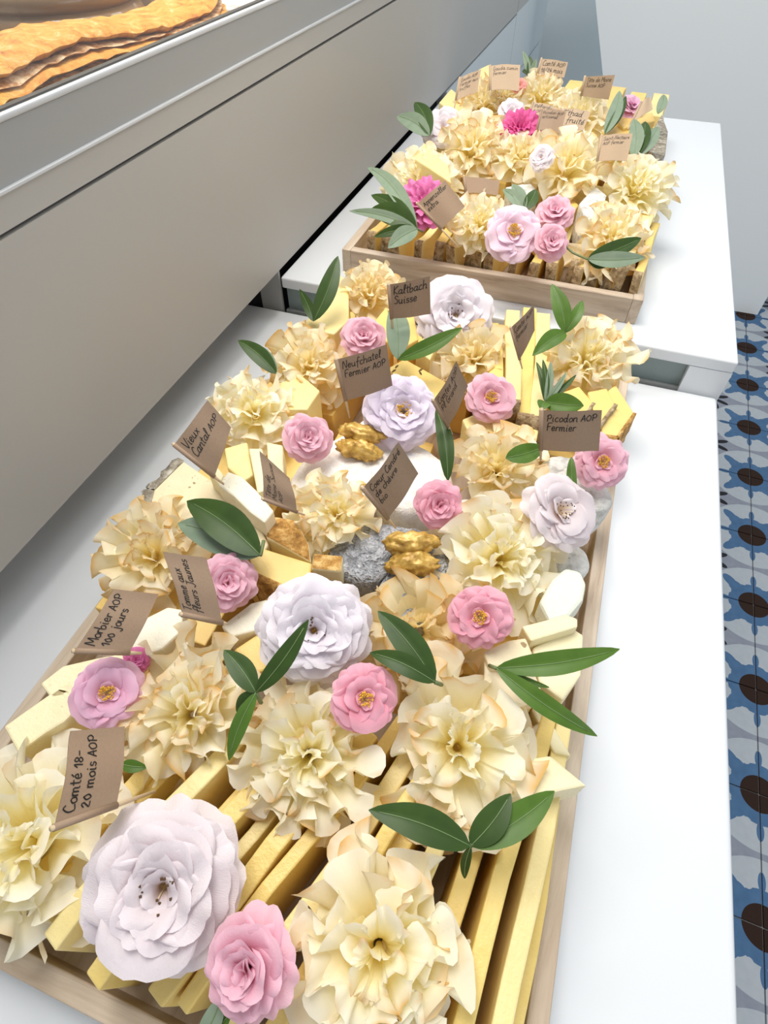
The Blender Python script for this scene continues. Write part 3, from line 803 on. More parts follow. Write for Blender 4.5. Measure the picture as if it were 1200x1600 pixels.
# ------------------------------------------------------------------ roses
def petal_mesh(W, cup, curl, ruf, notch, seed):
    nu, nt = 14, 9; vs, fs, al = [], [], []
    rnd = random.Random(seed); ph = rnd.random()*6
    for i in range(nt+1):
        t = i/nt
        gg_ = 0.14 + 0.86*math.sin(min(1.0, t/0.75)*math.pi/2)
        for j in range(nu+1):
            u_ = -math.cos(math.pi*j/nu) if nu else 0
            x = u_*W*0.5*gg_
            ym = 0.50 + 0.50*math.sqrt(max(0.0, 1-abs(u_)**2.6)) - notch*max(0.0, 1-abs(u_)*2.2)**2 + 0.03*math.sin(u_*6+ph)
            y = t*ym
            z = cup*x*x*1.6 + curl*t*t + ruf*math.sin(u_*5+ph)*t**3 + 0.16*math.sin(t*2.6) - 0.5*max(0, t-.72)**2
            vs.append((x, y, z)); al.append(t)
    for i in range(nt):
        for j in range(nu):
            a = i*(nu+1)+j; fs.append((a, a+1, a+nu+2, a+nu+1))
    me = bpy.data.meshes.new('petal'); me.from_pydata(vs, [], fs); me.update()
    for p_ in me.polygons: p_.use_smooth = True
    a = me.attributes.new('along', 'FLOAT', 'POINT'); a.data.foreach_set('value', al)
    return me
PETS = {}
def pets(col):
    if col not in PETS:
        L = []
        for q in range(4):
            L.append(petal_mesh(1.02+.08*q, 0.25, -0.14+.05*q, 0.04, 0.06, q))        # open
        for q in range(3):
            L.append(petal_mesh(0.95, 0.55, 0.0, 0.05, 0.06, 10+q))                   # cupped
        for q in range(2):
            L.append(petal_mesh(0.55, 0.6, 0.05, 0.07, 0.03, 20+q))                      # narrow
        for me in L: me.materials.append(M_pet[col])
        PETS[col] = L
    return PETS[col]
KINDS = {
 'big':   [(9,-2,1.0),(8,10,.96),(8,21,.88),(7,33,.75),(6,46,.58),(4,58,.38)],
 'open':  [(6,2,1.0),(6,14,.92),(5,28,.72),(3,44,.40)],
 'simple':[(6,2,1.0),(6,12,.92),(5,24,.72),(3,42,.42)],
 'tight': [(6,12,1.0),(6,32,.94),(6,50,.86),(5,64,.78),(4,76,.66)],
 'cab':   [(7,8,1.0),(7,26,.92),(6,44,.82),(5,60,.70),(4,74,.55)],
 'pom':   [(11,6,1.0),(11,22,.94),(10,40,.84),(9,56,.72),(6,72,.55)],
}
def stamens(e, dark, R):
    vs, fs = [], []; av, af = [], []
    rnd = random.Random(5)
    def blob(c, rr, V, F):
        k = len(V)
        for d in ((1,0,0),(-1,0,0),(0,1,0),(0,-1,0),(0,0,1),(0,0,-1)): V.append(c + Vector(d)*rr)
        for f in ((0,2,4),(2,1,4),(1,3,4),(3,0,4),(2,0,5),(1,2,5),(3,1,5),(0,3,5)): F.append(tuple(k+q for q in f))
    n = 26 if dark else 46
    for q in range(n):
        a = rnd.random()*6.28; rr = R*(0.25+0.75*math.sqrt(rnd.random()))
        tip = Vector((rr*math.cos(a), rr*math.sin(a), 0.34+0.14*rnd.random()))
        b = Vector((rr*.2*math.cos(a), rr*.2*math.sin(a), 0.02)); k = len(vs)
        s_ = Vector((-math.sin(a), math.cos(a), 0))*0.010
        vs += [b-s_, b+s_, tip+s_*.6, tip-s_*.6]; fs.append((k, k+1, k+2, k+3))
        blob(tip, 0.034 if not dark else 0.024, av, af)
    mesh_obj('filaments', vs, fs, M_fil, e)
    mesh_obj('anthers', av, af, M_anther_d if dark else M_anther_y, e)
def rose(px, py, rpx, z, kind, col, stam, label, tilt=(0, 0), upw=0.25):
    c = P(px, py, z); r = rpx*mpp(c)
    n = facing(c, tilt, upw)
    rnd = random.Random(int(px*3+py*17))
    e = empty('rose', frame(c - n*r*0.25, n, rnd.random()*6.28, 1.0)); tag(e, label, 'rose', 'roses on the cheese trays')
    L = pets(col)
    narrow = kind == 'pom'
    for q, (cnt, el, ln) in enumerate(KINDS[kind]):
        a0 = rnd.random()*6.28
        for i in range(cnt):
            az = a0 + 2*math.pi*i/cnt + rnd.uniform(-.12, .12)
            if narrow: me = L[7+rnd.randrange(2)]
            elif el < 30: me = L[rnd.randrange(4)]
            else: me = L[4+rnd.randrange(3)]
            o = bpy.data.objects.new('petal', me); C.objects.link(o); o.parent = e
            s_ = ln*rnd.uniform(.92, 1.05)*r
            o.matrix_basis = (Matrix.Rotation(az, 4, 'Z') @ Matrix.Translation((0, (0.05 if stam else 0.02)*r, 0.03*q*r)) @
                              Matrix.Rotation(math.radians(el + rnd.uniform(-6, 6)), 4, 'X') @ Matrix.Rotation(rnd.uniform(-.12, .12), 4, 'Y') @ Matrix.Scale(s_, 4))
    if stam:
        st = empty('tmp', Matrix()); bpy.data.objects.remove(st)
        k0 = len(e.children)
        stamens(e, stam == 'd', 0.21 if stam == 'y' else 0.24)
        for ch in e.children:
            if ch.name.startswith(('filaments', 'anthers')): ch.matrix_basis = Matrix.Scale(r, 4)
    return e
roses = [
 (252,1390,127,.26,'big','blush','d','largest white rose with dark stamens at the near end',(0,0)),
 (388,1512,80,.27,'cab','softpink',None,'ruffled pink rose at the bottom beside the largest white rose',(-.45,0)),
 (168,1082,54,.26,'open','mauve','y','mauve pink rose with yellow centre at the left rim',(.25,0)),
 (570,1092,54,.27,'open','pink','y','pink rose with yellow centre below the lilac white rose',(.35,0)),
 (490,985,88,.27,'big','white','d','lilac white rose in the centre touched by a long leaf',(.05,0)),
 (750,965,50,.27,'open','pink','y','pink rose below the big cream rosette on the right',(-.2,0)),
 (355,910,46,.26,'cab','softpink','d','soft pink rose tucked behind the vertical writing flag',(.4,0)),
 (878,797,64,.27,'simple','blush','d','blush white rose leaning over the right rim',(.55,.1)),
 (941,722,44,.25,'open','softpink','y','pink rose at the right rim beside the square flag',(.15,-.1)),
 (686,790,40,.26,'cab','pink',None,'small pink rose between the two heart cheeses',(.1,-.2)),
 (630,643,60,.26,'big','lilac','y','lilac rose on the white heart cheese',(.1,0)),
 (767,621,41,.26,'open','softpink','y','flat pink rose with yellow centre near the back right',(.05,0)),
 (481,684,40,.26,'cab','softpink',None,'dull pink rose on the left edge of the white heart cheese',(.25,0)),
 (568,526,36,.26,'cab','softpink',None,'small pink rose at the back behind the crinkled beige rosette',(0,.1)),
 (712,492,62,.27,'big','white','d','white rose at the back of the near tray',(.1,-.1)),
 (664,320,46,.33,'pom','hot2',None,'deep pink pompom rose behind the slanted flag on the far tray',(-.1,.1)),
 (803,363,45,.32,'open','pale','y','pale pink open rose at the front of the far tray',(0,0)),
 (867,332,30,.33,'cab','softpink',None,'upper of two small pink roses at the front of the far tray',(0,.2)),
 (862,378,29,.32,'cab','softpink',None,'lower of two small pink roses at the front of the far tray',(.1,-.2)),
 (813,204,36,.37,'pom','hot',None,'magenta pompom rose in the middle of the far tray',(0,.1)),
 (692,196,36,.36,'simple','white',None,'white rose at the left rim of the far tray',(-.2,.2)),
 (800,172,22,.38,'simple','white',None,'small white rose behind the magenta pompom',(0,.2)),
 (845,245,20,.38,'simple','white',None,'tiny white rose left of the tallest rosette',(-.4,0)),
 (985,168,22,.38,'tight','mauve',None,'half hidden mauve rosebud between the tall leaves on the far tray',(.1,.3)),
 (812,133,12,.41,'open','coral',None,'tiny coral blossom at the back of the far tray',(0,.1)),
 (213,1032,22,.23,'cab','hot2',None,'small deep pink bud under the slanted flag at the left rim',(.2,.2)),
]
for a in roses: rose(*a)

# ------------------------------------------------------------------ leaves
def leaf_mesh(A, B, wpx, arch, side, fresh, parent, name='leaf', roll=0.0):
    d = B-A; L = d.length; d = d.normalized()
    mid = (A+B)/2; v = (CAM-mid).normalized()
    nrm = (v + Vector((0, 0, .35))); nrm = (nrm - d*nrm.dot(d)).normalized()
    sd = d.cross(nrm)
    if roll:
        R = Matrix.Rotation(roll, 3, d); nrm = R @ nrm; sd = R @ sd
    W = wpx*mpp(mid)/2
    nt, nu = 14, 6; th = 0.00018
    vs, fs, fm = [], [], []
    def pt(t, u_):
        w_ = W*(math.sin(math.pi*min(1, t**0.85))**0.75 if 0 < t < 1 else 0) + 0.0002
        c = A + d*(L*t) + nrm*(arch*L*4*t*(1-t)) 
        c += sd*(0.04*L*math.sin(t*3.1))
        return c + sd*(u_*w_) + nrm*(0.30*abs(u_)*w_ - 0.1*w_*u_*u_)
    for s_ in (1, -1):
        for i in range(nt+1):
            for j in range(nu+1):
                vs.append(pt(i/nt, -1+2*j/nu) + nrm*th*s_ - A)
    N = (nt+1)*(nu+1)
    for s_ in (0, 1):
        for i in range(nt):
            for j in range(nu):
                a = s_*N + i*(nu+1)+j
                f = (a, a+1, a+nu+2, a+nu+1)
                fs.append(f if s_ else f[::-1]); fm.append(s_)
    top, bot = (M_leafy if fresh else M_leaf), M_leafu
    mats = [top, bot] if side else [bot, top]
    o = mesh_obj(name, vs, fs, None, None, True, mats, fm)
    o.location = A
    if parent is not None: under(o, parent)
    rib = tube('midrib', [pt(t/10, 0)-A + nrm*0.0003 for t in range(0, 10)], [max(0.0002, W*0.035*(1-t/11)) for t in range(0, 10)], M_rib, o, 5)
    return o
def sprig(base, bz, tips, label, stem=None, name='olive_sprig'):
    """tips: (x, y, z, width px, top side shown, fresh, arch)"""
    b = P(base[0], base[1], bz)
    e = empty(name, Matrix.Translation(b)); tag(e, label, 'sprig', 'leaf sprigs')
    for (x, y, z, wd, side, fresh, arch) in tips:
        leaf_mesh(b, P(x, y, z), wd, arch, side, fresh, e)
    if stem:
        pts = [b] + [P(*q) for q in stem]
        under(tube('stem', pts, [0.0010]*len(pts), M_stem, None, 6), e)
    return e
sprig((407,868), .28, [(292,783,.29,58,1,0,.05), (278,818,.25,60,0,0,.0)], 'large dark leaf with pale leaf beneath it on the left', stem=[(412,845,.28)])
sprig((400,1082), .30, [(350,1016,.31,36,1,0,.04), (482,968,.36,30,1,0,.05), (358,1188,.25,24,1,1,.05), (370,1112,.28,24,1,0,.03)], 'four leaf olive sprig crossing the lilac white rose', stem=[(408,1098,.26)])
sprig((680,1066), .28, [(590,955,.30,44,1,0,.04), (578,1020,.28,32,1,0,.10)], 'two leaf sprig lying on the golden beige rosette', stem=[(690,1070,.25)])
sprig((775,1044), .27, [(968,1014,.29,36,1,1,.07), (933,1150,.24,30,1,1,.10), (858,1074,.27,12,1,1,.02)], 'long leaved sprig reaching over the right rim', stem=[(765,1040,.24)])
sprig((735,1322), .25, [(576,1266,.26,52,1,0,.05), (798,1240,.27,44,1,0,.04), (866,1236,.26,48,1,1,.05), (726,1372,.20,14,1,0,.02)], 'glossy four leaf olive sprig lying on the long slices', stem=[(742,1300,.23)])
sprig((190,1194), .22, [(230,1199,.22,18,1,1,.10)], 'tiny green leaf poking out beside the largest flag')
sprig((490,502), .27, [(528,400,.36,28,1,0,.06), (468,452,.32,16,1,0,-.10)], 'two leaf sprig standing at the back left corner of the near tray')
sprig((432,584), .25, [(372,532,.28,26,1,0,.05), (392,538,.27,22,0,0,.03)], 'narrow leaf pair poking out at the left rim')
sprig((622,562), .27, [(614,474,.33,36,0,0,.05), (722,512,.32,24,1,1,.06)], 'pale grey leaf and long green leaf sprig behind the writing flag')
sprig((884,520), .29, [(862,444,.35,26,1,1,.05), (910,470,.33,18,1,1,.12), (832,556,.28,26,1,1,.1)], 'bright green curled sprig at the back right corner')
sprig((852,628), .25, [(838,566,.28,10,1,0,.05), (848,562,.30,10,1,0,.03), (860,565,.30,11,0,0,.03), (885,582,.29,9,0,0,.04), (900,586,.28,9,1,0,.05), (845,640,.25,20,1,1,.1), (912,634,.26,34,1,1,.08)], 'spiky rosemary like sprig above the square flag', name='herb_sprig')
sprig((700,752), .26, [(681,640,.30,24,1,0,.12)], 'narrow dark leaf standing beside the white heart cheese')
sprig((790,716), .27, [(850,698,.27,30,1,1,.05)], 'rounded green leaf left of the square flag')
sprig((893,714), .26, [(900,790,.22,14,1,1,.05)], 'thin green leaf hanging beside the blush rose')
sprig((312,1630), .2, [(350,1550,.22,30,0,0,.04), (362,1580,.21,26,1,1,.05)], 'pale leaf pair at the bottom under the ruffled pink rose')
sprig((652,358), .33, [(574,262,.36,24,0,0,.06), (580,305,.34,24,1,0,.05), (546,330,.33,16,0,0,.03), (578,328,.33,34,1,0,.08), (606,388,.31,26,0,0,.05), (585,370,.31,16,1,0,.03)], 'many leaved sprig at the front left of the far tray', stem=[(660,362,.30)])
sprig((672,212), .37, [(620,182,.38,26,0,0,.05), (648,160,.41,24,1,0,.05)], 'two leaf sprig beside the white rose at the left of the far tray')
sprig((820,328), .33, [(786,296,.35,18,0,0,.04), (800,288,.36,18,0,0,.04), (838,296,.36,20,1,0,.04)], 'short grey green leaf cluster behind the pale pink rose')
sprig((918,405), .31, [(1002,372,.34,26,1,0,.06), (1008,402,.32,24,0,0,.04), (950,415,.29,16,1,0,.03)], 'olive sprig across the toasted rosette at the front right', stem=[(895,395,.30), (880,382,.31)])
sprig((945,210), .36, [(968,142,.43,20,0,0,.03), (978,150,.42,14,1,0,.03)], 'tall leaf pair at the right of the back flags')
sprig((990,248), .34, [(990,186,.40,22,0,0,.05), (1008,190,.39,22,1,0,.05), (1028,198,.38,22,0,0,.05)], 'upright grey green leaf bunch at the right rim of the far tray')
sprig((1028,178), .38, [(1037,148,.41,14,0,0,.04)], 'single pale leaf tip at the far right rim')
sprig((826,122), .40, [(817,80,.46,9,0,0,.03), (828,88,.45,10,1,0,.03), (838,92,.45,9,0,0,.03), (816,112,.44,9,1,0,.03)], 'small pale sprig standing between the back flags')
sprig((850,210), .38, [(848,236,.33,12,1,0,.03)], 'thin dark leaf right of the magenta pompom')

# ------------------------------------------------------------------ handwriting
G = {
 'a':('9,8 5,10 1,6 2,1 6,1 9,7;9,10 8,2 10,0 12,2',11), 'b':('1,20 1,1 5,0 8,4 6,9 2,7',9), 'c':('8,9 4,10 1,5 3,0 8,1',9),
 'd':('8,7 4,10 1,5 3,0 7,2 9,20;8.5,10 8,2 11,0',11), 'e':('1,5 7,6 6,10 3,10 1,5 3,0 8,2',9), 'f':('9,18 6,20 4,15 3,-6;0,9 8,10',8),
 'g':('8,8 4,10 1,6 3,2 7,4 9,9 8,-5 4,-8 1,-5',10), 'h':('1,20 1,0 1,6 5,10 8,8 8,0 10,1',10), 'i':('2,10 2,1 4,0;2.5,14 2.6,15',5),
 'j':('4,10 4,-5 1,-8 -1,-5;4.5,14 4.6,15',6), 'k':('1,20 1,0;8,10 1,5 8,0',9), 'l':('1,2 5,15 4,20 2,17 2,2 5,0',6),
 'm':('1,10 1,0 1,7 4,10 6,8 6,0 6,7 9,10 11,8 11,1 13,0',14), 'n':('1,10 1,0 1,6 5,10 8,8 8,1 10,0',10), 'o':('5,10 1,6 3,0 8,2 8,8 5,10 7,9',9),
 'p':('1,10 1,-8;1,6 4,10 8,7 6,1 2,1',9), 'q':('8,8 4,10 1,5 4,0 8,5;8,10 8,-8',10), 'r':('1,10 1,0 1,6 4,10 7,9',7), 's':('7,9 3,10 2,6 7,4 5,0 1,1',8),
 't':('3,17 3,2 6,0;0,11 7,12',7), 'u':('1,10 1,3 4,0 8,4 8,10;8,10 8,1 10,0',11), 'v':('1,10 4,0 8,10',9), 'x':('1,10 8,0;8,10 1,0',9), 'y':('1,10 4,3;8,10 2,-8',9), 'z':('1,10 8,10 1,0 8,0',9),
 'A':('0,0 5,14 6,14 9,0;2,5 9,6',11), 'C':('10,17 6,20 1,11 3,1 10,2',10), 'F':('2,0 2,18 11,20;2,10 8,11',10), 'G':('10,17 5,20 1,10 5,0 10,4 10,9 6,9',12),
 'J':('8,19 8,3 4,-2 0,2;3,19 11,19',11), 'K':('2,20 2,0;11,20 2,9 11,0',11), 'M':('0,0 2,19 7,6 12,19 13,0',14), 'N':('0,0 2,19 9,1 11,20',12), 'O':('5,14 0,8 3,0 9,3 9,11 5,14',11),
 'P':('2,0 2,16;0,13 6,17 10,12 7,7 2,8',11), 'Q':('5,14 0,8 3,0 9,3 9,11 5,14',11), 'S':('10,17 5,20 2,15 8,9 7,1 1,2',10), 'T':('0,19 12,20;6,20 5,0',11), 'V':('0,19 5,0 11,20',11), 'X':('0,14 9,0;9,14 0,0',10),
 '0':('5,13 1,7 4,0 8,5 5,13',9), '1':('0,9 4,14 4,0',6), '2':('1,10 5,14 7,10 1,1 8,0',9), '4':('5,14 1,5 9,5;6,9 6,0',9), '8':('7,12 3,14 2,9 8,4 4,0 1,4 7,9 7,12',9), '-':('1,6 8,6.5',9), "'":('2,20 1,16',3), '/':('0,-2 7,18',8),
}
ACC = {'é':('e', '4,13 7,17'), 'è':('e', '3,17 6,13'), 'ê':('e', '2,13 5,16 8,13'), 'â':('a', '2,13 5,16 8,13')}
def strokes(line):
    out, x = [], 0.0
    for ch in line:
        if ch == ' ': x += 7; continue
        ex = None
        if ch in ACC: ch, ex = ACC[ch]
        if ch not in G: x += 6; continue
        s_, adv = G[ch]
        for part in (s_.split(';') + ([ex] if ex else [])):
            out.append([(x+float(q.split(',')[0]), float(q.split(',')[1])) for q in part.split()])
        x += adv + 1.0
    return out, x
def smooth(p_):
    if len(p_) < 3: return p_
    r = []
    for i in range(len(p_)-1):
        p0, p1, p2, p3 = p_[max(i-1, 0)], p_[i], p_[i+1], p_[min(i+2, len(p_)-1)]
        for k in range(4):
            t = k/4
            r.append(tuple(0.5*((2*p1[a]) + (-p0[a]+p2[a])*t + (2*p0[a]-5*p1[a]+4*p2[a]-p3[a])*t*t + (-p0[a]+3*p1[a]-3*p2[a]+p3[a])*t**3) for a in (0, 1)))
    r.append(p_[-1]); return r

# ------------------------------------------------------------------ flags
def flag(TL, TR, BR, BL, z1, z2, lines, label, ext=0.5, bend=0.06, light=False, tsize=None, pen=1.0):
    a, b = P(*TL, z1), P(*BL, z2)
    d = (b-a).normalized(); mid = (a+b)/2
    v = (CAM-mid).normalized(); n = (v - d*v.dot(d)).normalized()
    def onp(q):
        r = ray(*q); t = (a-CAM).dot(n)/r.dot(n); return CAM + r*t
    c, e_ = onp(TR), onp(BR)
    wl = ((c-a).length + (e_-b).length)/2; hl = ((b-a).length + (e_-c).length)/2
    def S3(u_, v_, off=0.0):
        p_ = a.lerp(c, u_).lerp(b.lerp(e_, u_), v_)
        return p_ + n*(bend*wl*math.sin(u_*5.0)*u_ + off)
    root = b + d*(b-a).length*ext
    e = empty('cheese_flag', Matrix.Translation(root)); tag(e, label, 'flag', 'kraft paper flags on toothpicks')
    nu, nv = 14, 4; vs, fs = [], []
    for s_ in (1, -1):
        for i in range(nu+1):
            for j in range(nv+1): vs.append(S3(i/nu, j/nv, 0.00012*s_))
    N = (nu+1)*(nv+1)
    for s_ in (0, 1):
        for i in range(nu):
            for j in range(nv):
                q = s_*N + i*(nv+1)+j
                f = (q, q+1, q+nv+2, q+nv+1); fs.append(f if not s_ else f[::-1])
    under(mesh_obj('paper', vs, fs, M_kraft2 if light else M_kraft, None, True), e)
    # fold around the stick
    sr = min(0.0010, wl*0.035)
    under(tube('fold', [a-d*0.0002-n*sr*.2, b+d*0.0002-n*sr*.2], [sr*1.35]*2, M_kraft2 if light else M_kraft, None, 10), e)
    under(tube('toothpick', [a-d*0.0012-n*sr*.2, b-n*sr*.2, root-n*sr*.2], [sr, sr, sr*.6], M_stick, None, 8), e)
    # writing
    if lines:
        sl = [strokes(t) for t in lines]
        wmax = max(q[1] for q in sl)
        lh = 26.0
        tot = lh*len(lines)
        sc = min(0.84*wl/wmax, 0.86*hl/tot)
        if tsize: sc *= tsize
        vs, fs = [], []
        hw = 0.78*pen
        for li, (st, wd) in enumerate(sl):
            for s_ in st:
                q = smooth(s_)
                pts = []
                for (x, y) in q:
                    u_ = 0.09 + (x*sc + y*sc*0.12)/wl
                    v_ = 0.07 + ((li+1)*lh*0.92 - 4 - y)*sc/hl - 0.02*x*sc/wl
                    pts.append((u_, v_))
                for k in range(len(pts)-1):
                    (u0, v0), (u1, v1) = pts[k], pts[k+1]
                    dx, dy = (u1-u0)*wl, (v1-v0)*hl; L = math.hypot(dx, dy) or 1e-9
                    px_, py_ = -dy/L*hw*sc/wl, dx/L*hw*sc/hl
                    ex_, ey_ = dx/L*hw*.5*sc/wl, dy/L*hw*.5*sc/hl
                    m_ = len(vs)
                    for (uu, vv) in ((u0-ex_+px_, v0-ey_+py_), (u1+ex_+px_, v1+ey_+py_), (u1+ex_-px_, v1+ey_-py_), (u0-ex_-px_, v0-ey_-py_)):
                        vs.append(S3(uu, vv, 0.00030))
                    fs.append((m_, m_+1, m_+2, m_+3))
        under(mesh_obj('writing', vs, fs, M_ink), e)
    return e
F = flag
F((85,1293),(115,1140),(200,1133),(182,1258), .36,.30, ['Comté 18-','20 mois AOP'], 'largest kraft flag with vertical writing Comté at the near left', ext=.75, pen=1.25)
F((117,1017),(180,920),(250,928),(202,1020), .33,.29, ['Morbier AOP','100 jours'], 'slanted kraft flag reading Morbier at the left rim', ext=.25, pen=1.25)
F((285,960),(257,862),(325,872),(347,973), .34,.30, ['Tomme aux','fleurs Jaunes'], 'kraft flag reading Tomme aux fleurs with vertical writing', ext=.15, pen=1.2)
F((272,695),(325,625),(362,668),(335,745), .35,.29, ['Vieux','Cantal AOP'], 'kraft flag reading Vieux Cantal at the left rim', ext=.25, pen=1.2)
F((412,780),(408,705),(455,748),(464,800), .33,.29, ['Tête de','Moine Suisse','AOP'], 'crumpled kraft flag with small vertical writing beside the golden crust', ext=.25, bend=.10)
F((525,562),(605,540),(614,605),(540,626), .36,.28, ['Neufchatel','Fermier AOP'], 'kraft flag reading Neufchatel stuck in the white heart cheese', ext=.45, pen=1.2)
F((567,763),(625,693),(656,742),(606,810), .36,.29, ['Coeur Cendré','de chèvre','bio'], 'kraft flag reading Coeur Cendré stuck in the ash grey cheese', ext=.35, pen=1.2)
F((607,445),(672,433),(673,492),(612,498), .40,.33, ['Kaltbach','Suisse'], 'kraft flag reading Kaltbach at the back of the near tray', ext=.5, pen=1.25)
F((798,512),(835,477),(836,517),(812,562), .38,.32, ['Comté AOP','fermier'], 'dark folded kraft flag between upright slices at the back right', ext=.3, bend=.08)
F((677,626),(715,567),(733,606),(700,667), .37,.31, ['Comtes AOP','Pl Grand'], 'folded kraft flag between the lilac rose and flat pink rose', ext=.3, bend=.08)
F((846,641),(941,643),(936,707),(845,703), .36,.29, ['Picodon AOP','Fermier'], 'square kraft flag reading Picodon Fermier at the right rim', ext=.3, pen=1.25)
F((652,318),(695,281),(726,322),(690,358), .41,.37, ['Appenzeller','extra'], 'slanted kraft flag reading Appenzeller at the front of the far tray', ext=.65, light=False, pen=1.15)
F((725,276),(781,281),(778,304),(728,301), .36,.33, [], 'blank kraft flag in the middle of the far tray', ext=.2)
F((718,122),(752,107),(746,143),(712,157), .46,.41, ['Gouda AOP','Fermier aux','truffes'], 'leftmost kraft flag at the back of the far tray', ext=.5, light=True)
F((766,103),(813,99),(811,140),(766,141), .47,.42, ['Gouda cumin','fermier'], 'kraft flag reading Gouda at the back of the far tray', ext=.3, light=True)
F((846,92),(888,96),(882,120),(839,118), .47,.43, ['Comté AOP','18/24 mois'], 'rearmost kraft flag at the very back of the far tray', ext=.4, light=True)
F((914,120),(961,117),(951,156),(908,150), .46,.41, ['Tête de Moine','Suisse AOP'], 'kraft flag reading Tête de Moine at the back right of the far tray', ext=.3, light=True)
F((833,160),(872,166),(862,192),(822,190), .42,.39, ['Pélardon','AOP'], 'kraft flag half hidden behind the grey Picodon flag on the far tray', ext=.3, light=True)
F((876,170),(924,172),(912,202),(868,200), .415,.38, ["S'thad","x fruité"], 'kraft flag right behind the grey Picodon flag on the far tray', ext=.3, light=True)
F((846,171),(886,172),(876,207),(839,203), .43,.39, ['Picodon AOP','artisanal'], 'greyish kraft flag reading Picodon artisanal on the far tray', ext=.3)
F((940,212),(989,207),(980,250),(933,252), .42,.37, ['Saint-Nectaire','AOP fermier'], 'rightmost kraft flag reading Saint-Nectaire on the far tray', ext=.3, light=True)
F((1002,160),(1018,148),(1021,168),(985,195), .42,.39, [], 'small folded kraft flag between the tall leaves at the far right', ext=.2, light=True)

# ------------------------------------------------------------------ food inside the display case
def pastry():
    # long golden flaky loaf lying along the glass
    A = PX(-60, 170, -0.95); B = PX(360, 10, -0.95)
    z0 = DZ*S; yA, yB = A.y, B.y
    e = empty('flaky_pastry', Matrix.Translation((-0.97*S, (yA+yB)/2, z0))); tag(e, 'golden flaky pastry loaf behind the glass of the display case', 'pastry')
    m = NT('flaky_crust'); n = m.noise(110, 7, 0.75, dist=0.5); n2 = m.noise(260, 5, 0.75)
    c = m.ramp(n, [(0.30, (0.36, 0.09, 0.015)), (0.43, (0.80, 0.30, 0.03)), (0.56, (0.90, 0.46, 0.09)), (0.72, (0.94, 0.74, 0.42))])
    mc = m.done(m.bsdf(c, 0.5, bump=n2, bstr=0.8, bdist=0.003))
    m = NT('toasted_cut'); n = m.noise(90, 6, 0.75)
    c = m.ramp(n, [(0.30, (0.14, 0.05, 0.03)), (0.45, (0.50, 0.22, 0.07)), (0.58, (0.82, 0.60, 0.36)), (0.75, (0.90, 0.80, 0.66))])
    mf = m.done(m.bsdf(c, 0.6, bump=n, bstr=0.9, bdist=0.004))
    for name, h0, h1, wd, mat in (('bottom_crust', 0, .19, .124, mc), ('filling', .188, .203, .112, mf), ('middle_crust', .20, .218, .102, mc), ('dark_filling', .216, .224, .086, mf), ('top_crust', .222, .246, .078, mc)):
        nu, nv = 40, 14; vs, fs = [], []
        for i in range(nu+1):
            t = i/nu; y = yA + (yB-yA)*t
            hh = 0.985 - 0.09*t + 0.045*math.sin(t*8 - 0.8)
            tp = 1.0 - 0.8*max(0, (t-.82)/.18)**2
            for j in range(nv+1):
                a = 2*math.pi*j/nv
                x = -0.996*S + math.cos(a)*wd*S*tp
                z = z0 + ((h0+h1)/2*hh + math.sin(a)*(h1-h0)*.56*tp)*S
                q = Vector((x, y, z)); q += Vector((noise.noise(q*70), noise.noise(q*70+Vector((5,0,0))), noise.noise(q*70+Vector((0,5,0)))))*0.0020
                q += Vector((0, 0, noise.noise(q*260)))*0.0012
                vs.append(q)
        for i in range(nu):
            for j in range(nv):
                fs.append((i*(nv+1)+j, i*(nv+1)+j+1, (i+1)*(nv+1)+j+1, (i+1)*(nv+1)+j))
        under(mesh_obj(name, vs, fs, mat, None, True), e)
pastry()
def lathe(name, prof, mat, n=48):
    vs, fs = [], []
    for r, z in prof:
        for i in range(n):
            a = 2*math.pi*i/n; vs.append((r*math.cos(a), r*math.sin(a), z))
    for k in range(len(prof)-1):
        for i in range(n): fs.append((k*n+i, k*n+(i+1) % n, (k+1)*n+(i+1) % n, (k+1)*n+i))
    return mesh_obj(name, vs, fs, mat, None, True)
# glass jar
cj = PX(95, 20, -1.26)
jx, jy = -1.26*S, cj.y
e = empty('storage_jar', Matrix.Translation((jx, jy, DZ*S))); tag(e, 'wide clear glass jar with brown contents inside the display case', 'jar')
def put(o, x, y, z):
    o.location = (x, y, z); return under(o, e)
R_ = 0.185*S
M_jar = NT('jar_glass'); _n = M_jar.noise(30, 3)
M_jar = M_jar.done(M_jar.bsdf(M_jar.mix(_n, (0.20, 0.105, 0.035), (0.30, 0.17, 0.07)), 0.10))
put(lathe('jar_body', [(0, 0), (R_*.9, 0), (R_, .02*S), (R_, .15*S), (R_*.93, .18*S), (0, .18*S)], M_jar), jx, jy, DZ*S)
put(lathe('jar_neck', [(R_*.93, .18*S), (R_*1.0, .19*S), (R_*1.03, .20*S), (R_*.98, .213*S), (R_*.92, .22*S)], simple('clear_rim', (0.30, 0.19, 0.10), 0.05)), jx, jy, DZ*S)
put(lathe('jar_lid', [(R_*.92, .22*S), (R_*.98, .23*S), (R_*.98, .245*S), (R_*.9, .255*S), (0, .26*S)], simple('jar_lid', (0.20, 0.125, 0.06), 0.12)), jx, jy, DZ*S)
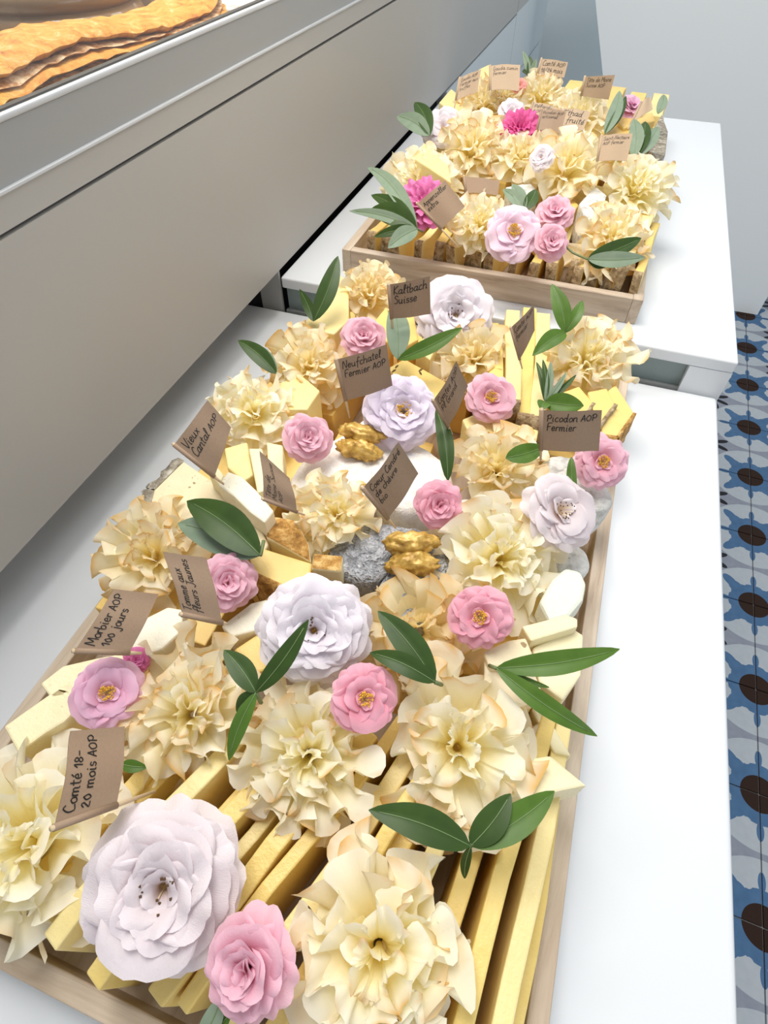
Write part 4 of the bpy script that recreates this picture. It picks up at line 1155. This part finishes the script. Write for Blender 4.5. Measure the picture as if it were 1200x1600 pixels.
# white pot with printed label
cp = PX(268, 6, -1.10)
e = empty('yoghurt_pot', Matrix.Translation((-1.12*S, cp.y, DZ*S))); tag(e, 'white pot with small printed label inside the display case', 'pot')
R_ = 0.075*S; jx, jy = -1.12*S, cp.y
Mp = simple('white_pot', (0.72, 0.71, 0.72), 0.35)
put(lathe('pot_body', [(0, 0), (R_*.9, 0), (R_, .01*S), (R_, .23*S), (R_*1.04, .235*S), (R_*1.04, .255*S), (0, .26*S)], Mp), jx, jy, DZ*S)
# label: curved patch with lines of print
vs, fs = [], []
aim = math.atan2(-jy, -jx)
for i in range(9):
    a = aim - 0.65 + 1.3*i/8
    for z in (.10, .20): vs.append((R_*1.008*math.cos(a), R_*1.008*math.sin(a), z*S))
for i in range(8): fs.append((2*i, 2*i+2, 2*i+3, 2*i+1))
put(mesh_obj('pot_label', vs, fs, simple('label_paper', (0.62, 0.62, 0.68), 0.5), None, True), jx, jy, DZ*S)
vs, fs = [], []
for r_ in range(5):
    zc = .185 - r_*.016
    for i in range(8):
        if (i+r_*3) % 7 == 6: continue
        a0 = aim - 0.5 + 1.0*i/8; a1 = a0 + 0.10; k = len(vs)
        for a, z in ((a0, zc), (a1, zc), (a1, zc+.007), (a0, zc+.007)): vs.append((R_*1.016*math.cos(a), R_*1.016*math.sin(a), z*S))
        fs.append((k, k+1, k+2, k+3))
put(mesh_obj('label_print', vs, fs, M_ink), jx, jy, DZ*S)
# white dish
cp = PX(345, -10, -1.12); jx, jy = -1.12*S, cp.y
e = empty('white_dish', Matrix.Translation((jx, jy, DZ*S))); tag(e, 'round white dish with pale food inside the display case', 'dish')
R_ = 0.12*S
put(lathe('dish_bowl', [(0, 0), (R_*.6, 0), (R_*.9, .10*S), (R_, .15*S), (R_*1.05, .152*S), (R_*1.05, .16*S), (R_*.96, .16*S), (R_*.8, .10*S), (0, .09*S)], simple('dish_white', (0.82, 0.80, 0.80), 0.2)), jx, jy, DZ*S)
put(lathe('dish_food', [(R_*.88, .13*S), (R_*.5, .14*S), (0, .142*S)], crust('dish_food', [(0.55, 0.25, 0.22), (0.75, 0.6, 0.55), (0.85, 0.8, 0.75)], 120, 0.4)), jx, jy, DZ*S)
